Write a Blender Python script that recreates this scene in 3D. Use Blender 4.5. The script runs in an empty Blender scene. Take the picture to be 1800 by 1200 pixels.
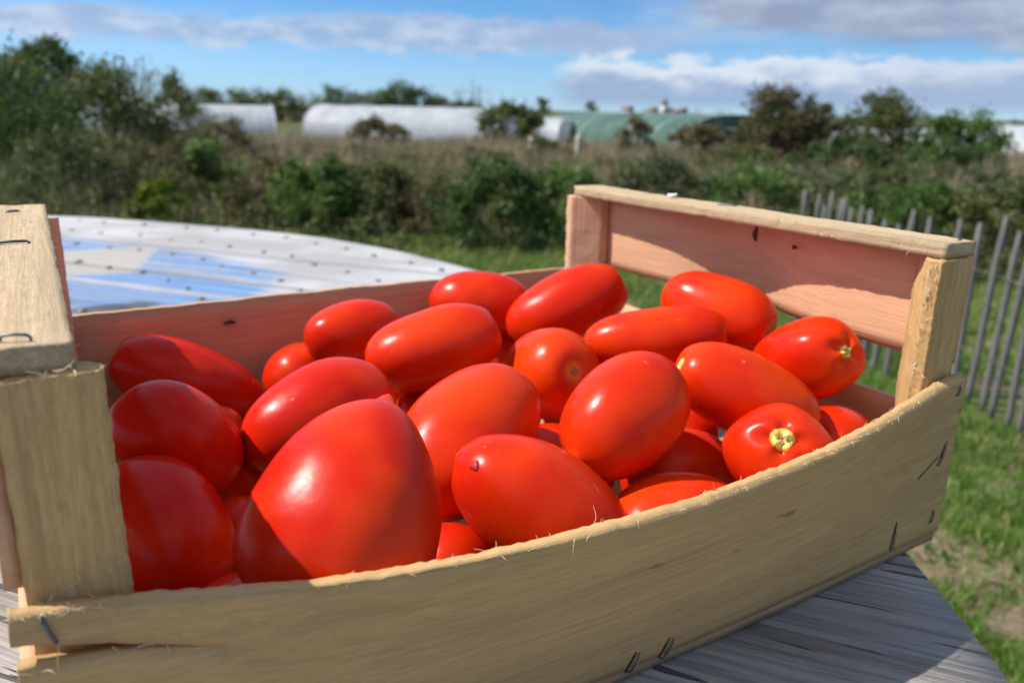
import bpy, math, random
import numpy as np
from mathutils import Vector, Matrix, noise

random.seed(7)
RNG = np.random.default_rng(7)
scene = bpy.context.scene
COL = scene.collection

# ------------------------------------------------------------------ camera
CAM = np.array([0.0184, -0.1932, 0.2019])          # crate frame: z = 0 is the table top
YAW, PITCH, ROLL = 0.53918, 0.28495, 0.021456
FWD = np.array([math.sin(YAW) * math.cos(PITCH), math.cos(YAW) * math.cos(PITCH), -math.sin(PITCH)])
RGT0 = np.array([math.cos(YAW), -math.sin(YAW), 0.0])
UP0 = np.cross(RGT0, FWD)
RGT = math.cos(ROLL) * RGT0 + math.sin(ROLL) * UP0
UP = -math.sin(ROLL) * RGT0 + math.cos(ROLL) * UP0
cam_d = bpy.data.cameras.new('camera')
cam = bpy.data.objects.new('camera', cam_d)
COL.objects.link(cam)
M = Matrix.Identity(4)
for i in range(3):
    M[i][0], M[i][1], M[i][2], M[i][3] = RGT[i], UP[i], -FWD[i], CAM[i]
cam.matrix_world = M
cam_d.lens = 27.86
cam_d.sensor_width = 36.0
cam_d.clip_start = 0.01
cam_d.clip_end = 6000.0
cam_d.dof.use_dof = True
cam_d.dof.focus_distance = 0.275
cam_d.dof.aperture_fstop = 13.0
scene.camera = cam

# ------------------------------------------------------------------ sun, sky, exposure
SUN = Vector((-0.70, 0.47, 1.0)).normalized()
SUN_EL = math.asin(SUN.z)
SUN_AZ = math.atan2(SUN.x, SUN.y)
sun_d = bpy.data.lights.new('sun', 'SUN')
sun_d.energy = 4.6
sun_d.angle = math.radians(0.53)
sun_d.color = (1.0, 0.95, 0.87)
sun = bpy.data.objects.new('sun', sun_d)
COL.objects.link(sun)
sun.rotation_euler = SUN.to_track_quat('Z', 'Y').to_euler()
sun.location = (-20, 12, 30)

SKY_STRENGTH = 0.13
world = bpy.data.worlds.new('World')
scene.world = world
world.use_nodes = True


class NT:
    """small helper for building node trees"""
    def __init__(self, tree):
        self.t = tree
        tree.nodes.clear()

    def n(self, typ, _props=None, **inp):
        nd = self.t.nodes.new(typ)
        for k, v in (_props or {}).items():
            setattr(nd, k, v)
        for k, v in inp.items():
            key = int(k[1:]) if k[0] == 'i' and k[1:].isdigit() else k.replace('_', ' ')
            s = nd.inputs[key]
            if hasattr(v, 'is_output'):
                self.t.links.new(v, s)
            else:
                s.default_value = v
        return nd

    def math(self, op, a, b=0.0, c=0.0, clamp=False):
        nd = self.n('ShaderNodeMath', {'operation': op, 'use_clamp': clamp}, i0=a, i1=b, i2=c)
        return nd.outputs[0]

    def smooth(self, x, lo, hi, a=0.0, b=1.0):
        nd = self.n('ShaderNodeMapRange', {'interpolation_type': 'SMOOTHSTEP'}, i0=x, i1=lo, i2=hi, i3=a, i4=b)
        return nd.outputs[0]

    def mix(self, f, a, b, blend='MIX'):
        nd = self.n('ShaderNodeMix', {'data_type': 'RGBA', 'blend_type': blend})
        for idx, v in ((0, f), (6, a), (7, b)):
            if hasattr(v, 'is_output'):
                self.t.links.new(v, nd.inputs[idx])
            else:
                nd.inputs[idx].default_value = v if not isinstance(v, tuple) or len(v) == 4 else (*v, 1.0)
        return nd.outputs[2]

    def noise(self, vec, scale, detail=4.0, rough=0.55, dist=0.0):
        nd = self.n('ShaderNodeTexNoise', {}, Vector=vec, Scale=scale, Detail=detail, Roughness=rough, Distortion=dist)
        return nd.outputs[0]

    def scale(self, vec, s, off=(0, 0, 0), rot=(0, 0, 0)):
        nd = self.n('ShaderNodeMapping', {}, Vector=vec, Location=off, Rotation=rot, Scale=s)
        return nd.outputs[0]

    def ramp(self, f, stops, mode='LINEAR'):
        nd = self.n('ShaderNodeValToRGB', {}, Fac=f)
        cr = nd.color_ramp
        cr.interpolation = mode
        while len(cr.elements) < len(stops):
            cr.elements.new(0.5)
        for e, (p, c) in zip(cr.elements, stops):
            e.position = p
            e.color = c if len(c) == 4 else (*c, 1.0)
        return nd.outputs[0]


def rgb(r, g, b):
    """sRGB 0-255 to linear"""
    f = lambda c: (c / 255.0 / 12.92) if c <= 10.3 else ((c / 255.0 + 0.055) / 1.055) ** 2.4
    return (f(r), f(g), f(b))


def build_sky():
    w = NT(world.node_tree)
    geo = w.n('ShaderNodeTexCoord').outputs['Generated']
    vec = w.n('ShaderNodeVectorMath', {'operation': 'NORMALIZE'}, i0=geo).outputs[0]
    sep = w.n('ShaderNodeSeparateXYZ', {}, i0=vec)
    # the blue gets deeper a little faster above the horizon than in the raw model
    z2 = w.math('ADD', w.math('MULTIPLY', w.math('ABSOLUTE', sep.outputs[2]), 1.5), 0.07)
    v2 = w.n('ShaderNodeCombineXYZ', {}, i0=sep.outputs[0], i1=sep.outputs[1], i2=z2).outputs[0]
    v2 = w.n('ShaderNodeVectorMath', {'operation': 'NORMALIZE'}, i0=v2).outputs[0]
    sky = w.n('ShaderNodeTexSky', {'sky_type': 'NISHITA', 'sun_disc': False, 'sun_elevation': SUN_EL,
                                   'sun_rotation': SUN_AZ, 'air_density': 1.0, 'dust_density': 0.6,
                                   'ozone_density': 2.0}, Vector=v2).outputs[0]
    sky = w.n('ShaderNodeHueSaturation', {}, Saturation=1.36, Value=1.0, Color=sky).outputs[0]
    # bearing to the right of the view direction and elevation
    fh = Vector((math.sin(YAW), math.cos(YAW), 0))
    rh = Vector((math.cos(YAW), -math.sin(YAW), 0))
    fd = w.n('ShaderNodeVectorMath', {'operation': 'DOT_PRODUCT'}, i0=vec, i1=fh).outputs['Value']
    rd = w.n('ShaderNodeVectorMath', {'operation': 'DOT_PRODUCT'}, i0=vec, i1=rh).outputs['Value']
    az = w.math('ARCTAN2', rd, fd)
    el = w.math('ARCSINE', sep.outputs[2])
    flat = w.scale(vec, (1, 1, 3.0))
    n1 = w.noise(flat, 7.0, 6.0, 0.58)
    n2 = w.noise(flat, 22.0, 6.0, 0.6)
    n3 = w.noise(w.scale(vec, (1, 1, 7.0)), 3.2, 6.0, 0.6)
    wob = w.math('MULTIPLY', w.math('SUBTRACT', n1, 0.5), 0.10)
    wobf = w.math('MULTIPLY', w.math('SUBTRACT', n2, 0.5), 0.03)
    elw = w.math('ADD', el, w.math('ADD', w.math('MULTIPLY', wob, 0.45), wobf))
    azw = w.math('ADD', az, w.math('MULTIPLY', wob, 1.6))
    k = 0.80 / SKY_STRENGTH
    C = lambda r, g, b: tuple(c * k for c in rgb(r, g, b))
    col = sky
    # broken cloud added over the unseen sky to whiten and lift the fill
    nb = w.noise(w.scale(vec, (1, 1, 1.6)), 2.6, 6.0, 0.58)
    cov = w.math('MULTIPLY', w.smooth(nb, 0.44, 0.56), w.smooth(el, 0.17, 0.34))
    col = w.mix(w.math('MULTIPLY', cov, 0.92), col, w.mix(w.smooth(nb, 0.50, 0.68), C(226, 230, 238), C(176, 186, 204)))
    # pale humid band that lies over the horizon
    col = w.mix(w.smooth(el, 0.075, -0.01, 0.0, 0.45), col, C(148, 178, 222))
    # thin high streaks, patchy over the whole sky
    st = w.math('MULTIPLY', w.smooth(n3, 0.47, 0.70), w.smooth(el, 0.03, 0.10))
    col = w.mix(w.math('MULTIPLY', st, 0.55), col, C(196, 208, 232))
    # long grey-white bank across the left and middle
    up = w.math('SUBTRACT', 0.098, w.math('MULTIPLY', w.math('ABSOLUTE', w.math('SUBTRACT', az, -0.05)), 0.025))
    bank = w.math('MULTIPLY', w.smooth(elw, 0.055, 0.072), w.smooth(w.math('SUBTRACT', elw, up), 0.012, -0.002))
    bank = w.math('MULTIPLY', bank, w.smooth(az, 0.26, 0.10))
    lum = w.smooth(n2, 0.36, 0.66)
    bcol = w.mix(lum, C(162, 182, 216), C(208, 217, 232))
    bcol = w.mix(w.math('MULTIPLY', w.smooth(azw, -0.02, 0.06), 0.6), bcol, C(165, 180, 210))
    col = w.mix(w.math('MULTIPLY', bank, 0.72), col, bcol)
    # row of small cumulus with lit tops and grey-blue bases, right of the middle
    top = w.math('ADD', 0.058, w.math('MULTIPLY', w.math('SUBTRACT', n2, 0.5), 0.055))
    top = w.math('ADD', top, w.math('MULTIPLY', w.math('SUBTRACT', n1, 0.5), 0.045))
    cum = w.smooth(w.math('SUBTRACT', el, top), 0.007, -0.006)
    cum = w.math('MULTIPLY', cum, w.smooth(azw, 0.03, 0.085))
    cum = w.math('MULTIPLY', cum, w.smooth(el, 0.0, 0.016))
    depth = w.math('SUBTRACT', top, el)
    ccol = w.mix(w.smooth(depth, 0.004, 0.034), C(228, 235, 245), C(158, 180, 213))
    ccol = w.mix(w.smooth(az, 0.30, 0.50, 0.0, 0.35), ccol, C(176, 192, 220))
    col = w.mix(w.math('MULTIPLY', cum, 0.92), col, ccol)
    # heavy grey deck that comes in from the right
    edge = w.math('ADD', w.math('MULTIPLY', w.math('SUBTRACT', azw, 0.205), 2.2), w.math('MULTIPLY', w.math('SUBTRACT', elw, 0.115), 1.3))
    low = w.math('SUBTRACT', elw, w.math('SUBTRACT', 0.098, w.math('MULTIPLY', w.math('SUBTRACT', az, 0.2), 0.10)))
    deck = w.math('MULTIPLY', w.smooth(edge, -0.05, 0.09), w.smooth(low, -0.012, 0.012))
    deck = w.math('MULTIPLY', deck, w.smooth(el, 1.0, 0.45))
    deck = w.math('MULTIPLY', deck, w.smooth(az, 1.7, 1.1))
    dn = w.noise(flat, 10.0, 5.0, 0.55)
    dcol = w.mix(w.smooth(dn, 0.35, 0.68), C(150, 165, 192), C(192, 202, 218))
    col = w.mix(w.math('MULTIPLY', deck, 0.93), col, dcol)
    bg = w.n('ShaderNodeBackground', {}, Color=col, Strength=SKY_STRENGTH)
    out = w.n('ShaderNodeOutputWorld', {}, Surface=bg.outputs[0])


build_sky()
scene.view_settings.view_transform = 'Standard'
scene.view_settings.look = 'None'
scene.view_settings.exposure = 0.32
scene.view_settings.gamma = 1.0
scene.view_settings.use_curve_mapping = False
try:
    scene.cycles.use_denoising = True
    scene.cycles.max_bounces = 8
    scene.cycles.transparent_max_bounces = 8
    scene.cycles.sample_clamp_indirect = 4.0
except Exception:
    pass

# ------------------------------------------------------------------ mesh helpers
ORG = {}


def link(name, me, mat=None, parent=None, origin=(0, 0, 0)):
    o = bpy.data.objects.new(name, me)
    COL.objects.link(o)
    if parent is not None:
        o.parent = parent
        ORG[o] = ORG[parent]
    else:
        o.location = origin
        ORG[o] = np.array(origin, float)
    if mat is not None:
        for m in (mat if isinstance(mat, (list, tuple)) else [mat]):
            me.materials.append(m)
    return o


def mesh(name, verts, faces, smooth=False, tint=None, mats=None):
    """verts (n,3); faces: an (f,k) array or a list of such arrays / lists of index tuples"""
    me = bpy.data.meshes.new(name)
    V = np.asarray(verts, np.float32)
    groups = []
    if isinstance(faces, np.ndarray):
        groups = [faces]
    else:
        by = {}
        for f in faces:
            if isinstance(f, np.ndarray) and f.ndim == 2:
                groups.append(f)
            else:
                by.setdefault(len(f), []).append(f)
        groups += [np.array(g) for g in by.values()]
    loops = np.concatenate([g.ravel() for g in groups]).astype(np.int32)
    tot = np.concatenate([np.full(len(g), g.shape[1], np.int32) for g in groups])
    start = np.concatenate([[0], np.cumsum(tot)[:-1]]).astype(np.int32)
    me.vertices.add(len(V))
    me.vertices.foreach_set('co', V.ravel())
    me.loops.add(len(loops))
    me.loops.foreach_set('vertex_index', loops)
    me.polygons.add(len(tot))
    me.polygons.foreach_set('loop_start', start)
    me.polygons.foreach_set('loop_total', tot)
    if smooth:
        me.polygons.foreach_set('use_smooth', np.ones(len(tot), bool))
    if mats is not None:
        me.polygons.foreach_set('material_index', np.asarray(mats, np.int32))
    if tint is not None:
        a = me.attributes.new('tint', 'FLOAT', 'POINT')
        a.data.foreach_set('value', np.asarray(tint, np.float32))
    me.update(calc_edges=True)
    me.validate()
    return me


def part(name, verts, faces, mat, parent=None, origin=(0, 0, 0), smooth=False, tint=None, mats=None):
    org = ORG[parent] if parent is not None else np.array(origin, float)
    me = mesh(name, np.asarray(verts, float) - org, faces, smooth, tint, mats)
    return link(name, me, mat, parent, origin)


def thing(name, label, cat, loc, group=None):
    o = bpy.data.objects.new(name, None)
    COL.objects.link(o)
    o.empty_display_size = 0.05
    o.location = loc
    ORG[o] = np.array(loc, float)
    tag(o, label, cat, group)
    return o


def tag(o, label=None, cat=None, group=None, kind=None):
    if label: o['label'] = label
    if cat: o['category'] = cat
    if group: o['group'] = group
    if kind: o['kind'] = kind
    return o


def wbox(nu, nv, nw, fn):
    """surface lattice of a box, every lattice point (u,v,w) in 0..1 mapped through fn"""
    idx, V, F = {}, [], []

    def vid(i, j, k):
        key = (i, j, k)
        if key not in idx:
            idx[key] = len(V)
            V.append(fn(i / nu, j / nv, k / nw))
        return idx[key]
    for i in range(nu):
        for j in range(nv):
            F.append((vid(i, j, 0), vid(i, j + 1, 0), vid(i + 1, j + 1, 0), vid(i + 1, j, 0)))
            F.append((vid(i, j, nw), vid(i + 1, j, nw), vid(i + 1, j + 1, nw), vid(i, j + 1, nw)))
    for i in range(nu):
        for k in range(nw):
            F.append((vid(i, 0, k), vid(i + 1, 0, k), vid(i + 1, 0, k + 1), vid(i, 0, k + 1)))
            F.append((vid(i, nv, k), vid(i, nv, k + 1), vid(i + 1, nv, k + 1), vid(i + 1, nv, k)))
    for j in range(nv):
        for k in range(nw):
            F.append((vid(0, j, k), vid(0, j, k + 1), vid(0, j + 1, k + 1), vid(0, j + 1, k)))
            F.append((vid(nu, j, k), vid(nu, j + 1, k), vid(nu, j + 1, k + 1), vid(nu, j, k + 1)))
    return np.array(V), np.array(F)


def box(lo, hi):
    lo, hi = np.array(lo, float), np.array(hi, float)
    return wbox(1, 1, 1, lambda u, v, w: lo + (hi - lo) * np.array([u, v, w]))


def nz(x, y, z, s, seed=0.0):
    return noise.noise(Vector((x * s + seed * 7.13, y * s + seed * 3.7, z * s - seed * 5.1)))


def tubes(paths, radii, sides=4, tintv=None):
    """several tapered tubes in one array: paths list of (n,3), radii list of (n,) or scalars"""
    V, F, T = [], [], []
    base = 0
    for q, (P, R) in enumerate(zip(paths, radii)):
        P = np.asarray(P, float)
        n = len(P)
        R = np.full(n, R) if np.isscalar(R) else np.asarray(R)
        d = np.gradient(P, axis=0)
        d /= np.linalg.norm(d, axis=1)[:, None] + 1e-12
        ref = np.array([0, 0, 1.0]) if abs(d[:, 2]).mean() < 0.8 else np.array([1.0, 0, 0])
        a = np.cross(d, ref)
        a /= np.linalg.norm(a, axis=1)[:, None] + 1e-12
        b = np.cross(d, a)
        th = np.arange(sides) / sides * 2 * math.pi
        ring = P[:, None] + R[:, None, None] * (np.cos(th)[None, :, None] * a[:, None] + np.sin(th)[None, :, None] * b[:, None])
        V.append(ring.reshape(-1, 3))
        i = np.arange(n - 1)[:, None] * sides
        j = np.arange(sides)[None]
        j2 = (j + 1) % sides
        f = np.stack([i + j, i + j2, i + sides + j2, i + sides + j], -1).reshape(-1, 4) + base
        F.append(f)
        for e, rev in ((0, True), ((n - 1) * sides, False)):
            c = base + e + np.arange(sides)
            c = c[::-1] if rev else c
            if sides == 3:
                F.append(np.array([[c[0], c[1], c[2], c[2]]])[:, :3].repeat(1, 0))
            elif sides == 4:
                F.append(c[None])
        if tintv is not None:
            T.append(np.full(n * sides, tintv[q]))
        base += n * sides
    return np.concatenate(V), F, (np.concatenate(T) if tintv is not None else None)


# ------------------------------------------------------------------ materials
def new_mat(name):
    m = bpy.data.materials.new(name)
    m.use_nodes = True
    return m, NT(m.node_tree)


def finish(nt, bsdf):
    nt.n('ShaderNodeOutputMaterial', {}, Surface=bsdf)


def bump(nt, h, strength, dist):
    return nt.n('ShaderNodeBump', {}, Height=h, Strength=strength, Distance=dist).outputs[0]


def wood_mat(name, axis, tone=(0.565, 0.365, 0.162), fuzzy=0.0, seed=0.0, con=1.0):
    """pale peeled poplar; axis is the direction of the grain"""
    m, t = new_mat(name)
    co = t.n('ShaderNodeTexCoord').outputs['Object']
    s = [1.0, 1.0, 1.0]
    s[axis] = 0.028
    v = t.scale(co, tuple(s), off=(seed, seed * 2, -seed))
    broad = t.noise(v, 95.0, 6.0, 0.66, 0.25)
    v2 = t.scale(co, tuple(0.030 if k == axis else 1.0 for k in range(3)), off=(-seed, seed, 2 * seed))
    fine = t.noise(v2, 760.0, 5.0, 0.7)
    blot = t.noise(co, 14.0, 3.0, 0.5)
    c0 = tuple(c * (1 - 0.34 * con) for c in tone)
    c1 = tone
    c2 = tuple(min(0.92, c * (1 + 0.20 * con)) for c in tone)
    col = t.ramp(broad, [(0.28, c0), (0.5, c1), (0.74, c2)])
    col = t.mix(t.smooth(fine, 0.36, 0.60, 0.46 * con, 0.0), col, tuple(c * 0.55 for c in tone))
    col = t.mix(t.smooth(blot, 0.52, 0.75, 0.0, 0.32), col, (tone[0] * 0.74, tone[1] * 0.70, tone[2] * 0.62))
    # small brown flecks
    fl = t.noise(t.scale(co, tuple(1.0 if k != axis else 0.35 for k in range(3)), off=(seed + 3, 1, 2)), 130.0, 2.0, 0.5)
    col = t.mix(t.smooth(fl, 0.70, 0.78, 0.0, 0.55), col, (0.13, 0.07, 0.035))
    h = t.math('ADD', t.math('MULTIPLY', fine, 1.0), t.math('MULTIPLY', broad, 0.12))
    if fuzzy:
        fz = t.noise(t.scale(co, tuple(0.22 if k == axis else 1.0 for k in range(3))), 640.0, 4.0, 0.75)
        h = t.math('ADD', h, t.math('MULTIPLY', fz, fuzzy))
        col = t.mix(t.smooth(fz, 0.36, 0.58, 0.45, 0.0), col, tuple(c * 0.62 for c in tone))
    nrm = bump(t, h, 0.55, 0.0007 if not fuzzy else 0.0011)
    b = t.n('ShaderNodeBsdfPrincipled', {}, Base_Color=col, Roughness=0.78, Normal=nrm)
    b.inputs['Specular IOR Level'].default_value = 0.25
    finish(t, b.outputs[0])
    return m


W_X = wood_mat('poplar_grain_x', 0, seed=0.3, con=0.62)
W_Y = wood_mat('poplar_grain_y', 1, seed=1.1)
W_CAP = wood_mat('poplar_sawn_cap', 1, tone=(0.58, 0.43, 0.26), fuzzy=0.5, seed=2.3)
W_Z = wood_mat('poplar_sawn_post', 2, tone=(0.66, 0.425, 0.185), fuzzy=0.9, seed=3.9)
W_PX = wood_mat('poplar_bounce_tint_x', 0, tone=(0.58, 0.32, 0.18), seed=7.3, con=0.6)  # far board, pinkened in the colour for red bounce off the tomatoes
W_PY = wood_mat('poplar_bounce_tint_y', 1, tone=(0.70, 0.39, 0.225), seed=8.1, con=0.5)  # end panels, tone carries the red light thrown back by the tomatoes
W_PZ = wood_mat('poplar_bounce_tint_post', 2, tone=(0.68, 0.41, 0.25), seed=9.4, con=0.6)  # far posts, reflected tomato red put into the wood colour
W_SLAT = wood_mat('poplar_bottom_slat', 0, tone=(0.42, 0.28, 0.15), seed=5.2)


def simple(name, color, rough=0.7, metal=0.0, spec=0.3, var=0.25, scale=30.0, bumpd=0.0):
    m, t = new_mat(name)
    co = t.n('ShaderNodeTexCoord').outputs['Object']
    n = t.noise(co, scale, 5.0, 0.6)
    col = t.mix(t.smooth(n, 0.3, 0.7), tuple(c * (1 - var) for c in color), tuple(min(1, c * (1 + var)) for c in color))
    b = t.n('ShaderNodeBsdfPrincipled', {}, Base_Color=col, Roughness=rough, Metallic=metal)
    b.inputs['Specular IOR Level'].default_value = spec
    if bumpd:
        t.t.links.new(bump(t, n, 0.6, bumpd), b.inputs['Normal'])
    finish(t, b.outputs[0])
    return m


FIBRE = simple('wood_fibre', (0.70, 0.54, 0.33), 0.7, var=0.15)
STAPLE = simple('staple_wire', (0.16, 0.17, 0.19), 0.45, metal=0.8, var=0.3, scale=300)
RUST = simple('rust_mark', (0.050, 0.026, 0.014), 0.9, var=0.4, scale=900)
NAIL = simple('rusty_nail_head', (0.20, 0.185, 0.18), 0.6, metal=0.4, var=0.4, scale=200)
FLUFF = simple('white_flake', (0.85, 0.85, 0.83), 0.8, var=0.06)


def tomato_mat():
    m, t = new_mat('tomato_skin')
    co = t.n('ShaderNodeTexCoord').outputs['Object']
    oi = t.n('ShaderNodeObjectInfo')
    rnd = oi.outputs['Random']
    ripe = t.n('ShaderNodeSeparateColor', {}, Color=oi.outputs['Color']).outputs[0]      # per fruit: 0 deep red .. 1 orange red
    ax = t.n('ShaderNodeAttribute', {'attribute_name': 'tint'}).outputs['Fac']   # 0 stem .. 1 blossom
    off = t.n('ShaderNodeVectorMath', {'operation': 'SCALE'}, i0=(31.0, 17.0, 9.0), Scale=rnd).outputs[0]
    v = t.n('ShaderNodeVectorMath', {'operation': 'ADD'}, i0=co, i1=off).outputs[0]
    big = t.noise(v, 26.0, 2.0, 0.5)
    fine = t.noise(v, 420.0, 3.0, 0.6)
    red = t.mix(ripe, (0.58, 0.010, 0.002), (0.70, 0.046, 0.0035))
    red = t.mix(t.smooth(t.math('ADD', big, t.math('MULTIPLY', ripe, 0.12)), 0.47, 0.74, 0.0, 0.75), red, (0.74, 0.050, 0.004))
    red = t.mix(t.smooth(big, 0.48, 0.30, 0.0, 0.6), red, (0.56, 0.009, 0.0025))
    # pale speckle in the skin
    red = t.mix(t.smooth(fine, 0.60, 0.75, 0.0, 0.07), red, (0.80, 0.20, 0.06))
    # yellow-orange shoulder round the stalk scar
    wob = t.math('ADD', ax, t.math('MULTIPLY', t.math('SUBTRACT', big, 0.5), 0.04))
    red = t.mix(t.smooth(wob, 0.058, 0.018, 0.0, 0.65), red, (0.75, 0.26, 0.035))
    scratch = t.noise(t.scale(v, (1, 1, 0.12), rot=(0.7, 0.4, 0.9)), 240.0, 2.0, 0.5)
    scm = t.math('MULTIPLY', t.smooth(scratch, 0.70, 0.76), t.smooth(t.noise(v, 60.0, 2.0), 0.52, 0.62))
    red = t.mix(t.math('MULTIPLY', scm, 0.35), red, (0.75, 0.33, 0.18))
    ro = t.math('ADD', 0.16, t.math('ADD', t.math('MULTIPLY', t.noise(v, 75.0, 5.0, 0.65), 0.20), t.math('MULTIPLY', rnd, 0.05)))
    h = t.math('ADD', t.math('MULTIPLY', t.noise(v, 70.0, 3.0, 0.5), 1.0), t.math('MULTIPLY', fine, 0.10))
    nrm = bump(t, h, 0.18, 0.0016)
    b = t.n('ShaderNodeBsdfPrincipled', {}, Base_Color=red, Roughness=ro, Normal=nrm)
    b.inputs['Specular IOR Level'].default_value = 0.17
    b.inputs['Subsurface Weight'].default_value = 0.12
    b.inputs['Subsurface Radius'].default_value = (1.0, 0.12, 0.04)
    b.inputs['Subsurface Scale'].default_value = 0.004
    finish(t, b.outputs[0])
    return m


TOMATO = tomato_mat()


def scar_mat(name, core, ring, rim=(0.74, 0.30, 0.05)):
    m, t = new_mat(name)
    r = t.n('ShaderNodeAttribute', {'attribute_name': 'tint'}).outputs['Fac']
    co = t.n('ShaderNodeTexCoord').outputs['Object']
    n = t.noise(co, 900.0, 3.0, 0.6)
    rr = t.math('ADD', r, t.math('MULTIPLY', t.math('SUBTRACT', n, 0.5), 0.35))
    col = t.ramp(rr, [(0.06, tuple(c * 0.6 for c in core)), (0.30, core), (0.45, tuple(c * 1.2 for c in core)), (0.62, ring), (0.86, rim), (1.0, (0.62, 0.06, 0.012))])
    b = t.n('ShaderNodeBsdfPrincipled', {}, Base_Color=col, Roughness=0.55, Normal=bump(t, n, 0.5, 0.0006))
    finish(t, b.outputs[0])
    return m


SCAR = scar_mat('stalk_scar_yellow', (0.60, 0.56, 0.20), (0.88, 0.68, 0.14))
SCAR_DRY = scar_mat('stalk_scar_dry', (0.30, 0.22, 0.10), (0.40, 0.12, 0.03), (0.60, 0.06, 0.01))


def leaf_mat(name, stops, rough=0.55, trans=0.30, spec=0.25):
    m, t = new_mat(name)
    a = t.n('ShaderNodeAttribute', {'attribute_name': 'tint'}).outputs['Fac']
    col = t.ramp(a, stops)
    b = t.n('ShaderNodeBsdfPrincipled', {}, Base_Color=col, Roughness=rough)
    b.inputs['Specular IOR Level'].default_value = spec
    tr = t.n('ShaderNodeBsdfTranslucent', {}, Color=t.mix(0.5, col, (0.10, 0.14, 0.01), 'ADD'))
    mx = t.n('ShaderNodeMixShader', {}, i0=trans, i1=b.outputs[0], i2=tr.outputs[0])
    finish(t, mx.outputs[0])
    return m


L_DARK = leaf_mat('leaf_dark_green', [(0.0, (0.026, 0.048, 0.017)), (0.45, (0.051, 0.092, 0.028)), (0.8, (0.092, 0.142, 0.042)), (1.0, (0.170, 0.212, 0.071))])
L_MID = leaf_mat('leaf_mid_green', [(0.0, (0.043, 0.080, 0.020)), (0.5, (0.090, 0.160, 0.038)), (0.85, (0.160, 0.246, 0.058)), (1.0, (0.275, 0.334, 0.102))])
L_YEL = leaf_mat('leaf_yellow_green', [(0.0, (0.05, 0.08, 0.012)), (0.5, (0.14, 0.19, 0.02)), (1.0, (0.27, 0.30, 0.035))])
L_GREY = leaf_mat('leaf_grey_green', [(0.0, (0.030, 0.040, 0.016)), (0.5, (0.095, 0.115, 0.050)), (1.0, (0.24, 0.25, 0.13))])
L_HERB = leaf_mat('leaf_wild_herb', [(0.0, (0.022, 0.034, 0.011)), (0.45, (0.078, 0.112, 0.031)), (0.8, (0.157, 0.185, 0.067)), (1.0, (0.302, 0.280, 0.157))])
L_BROWN = leaf_mat('leaf_brown', [(0.0, (0.045, 0.042, 0.022)), (0.5, (0.119, 0.098, 0.048)), (1.0, (0.266, 0.203, 0.105))])
L_RED = leaf_mat('leaf_red_brown', [(0.0, (0.036, 0.044, 0.018)), (0.45, (0.074, 0.080, 0.033)), (0.75, (0.135, 0.090, 0.047)), (1.0, (0.27, 0.115, 0.075))])
L_OLIVE = leaf_mat('leaf_olive', [(0.0, (0.037, 0.053, 0.018)), (0.5, (0.093, 0.112, 0.037)), (1.0, (0.194, 0.194, 0.066))])
GRASS = leaf_mat('lawn_blade', [(0.0, (0.063, 0.132, 0.018)), (0.5, (0.121, 0.236, 0.034)), (0.8, (0.196, 0.299, 0.057)), (1.0, (0.414, 0.356, 0.184))], rough=0.5, trans=0.35)
STRAW = leaf_mat('dry_grass_blade', [(0.0, (0.072, 0.084, 0.031)), (0.35, (0.204, 0.174, 0.098)), (0.7, (0.420, 0.318, 0.222)), (1.0, (0.624, 0.492, 0.360))], rough=0.7, trans=0.25)
BARK = simple('bark', (0.085, 0.068, 0.052), 0.9, var=0.35, scale=14.0)
TWIG = simple('grey_twig', (0.10, 0.088, 0.075), 0.9, var=0.3, scale=9.0)


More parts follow.
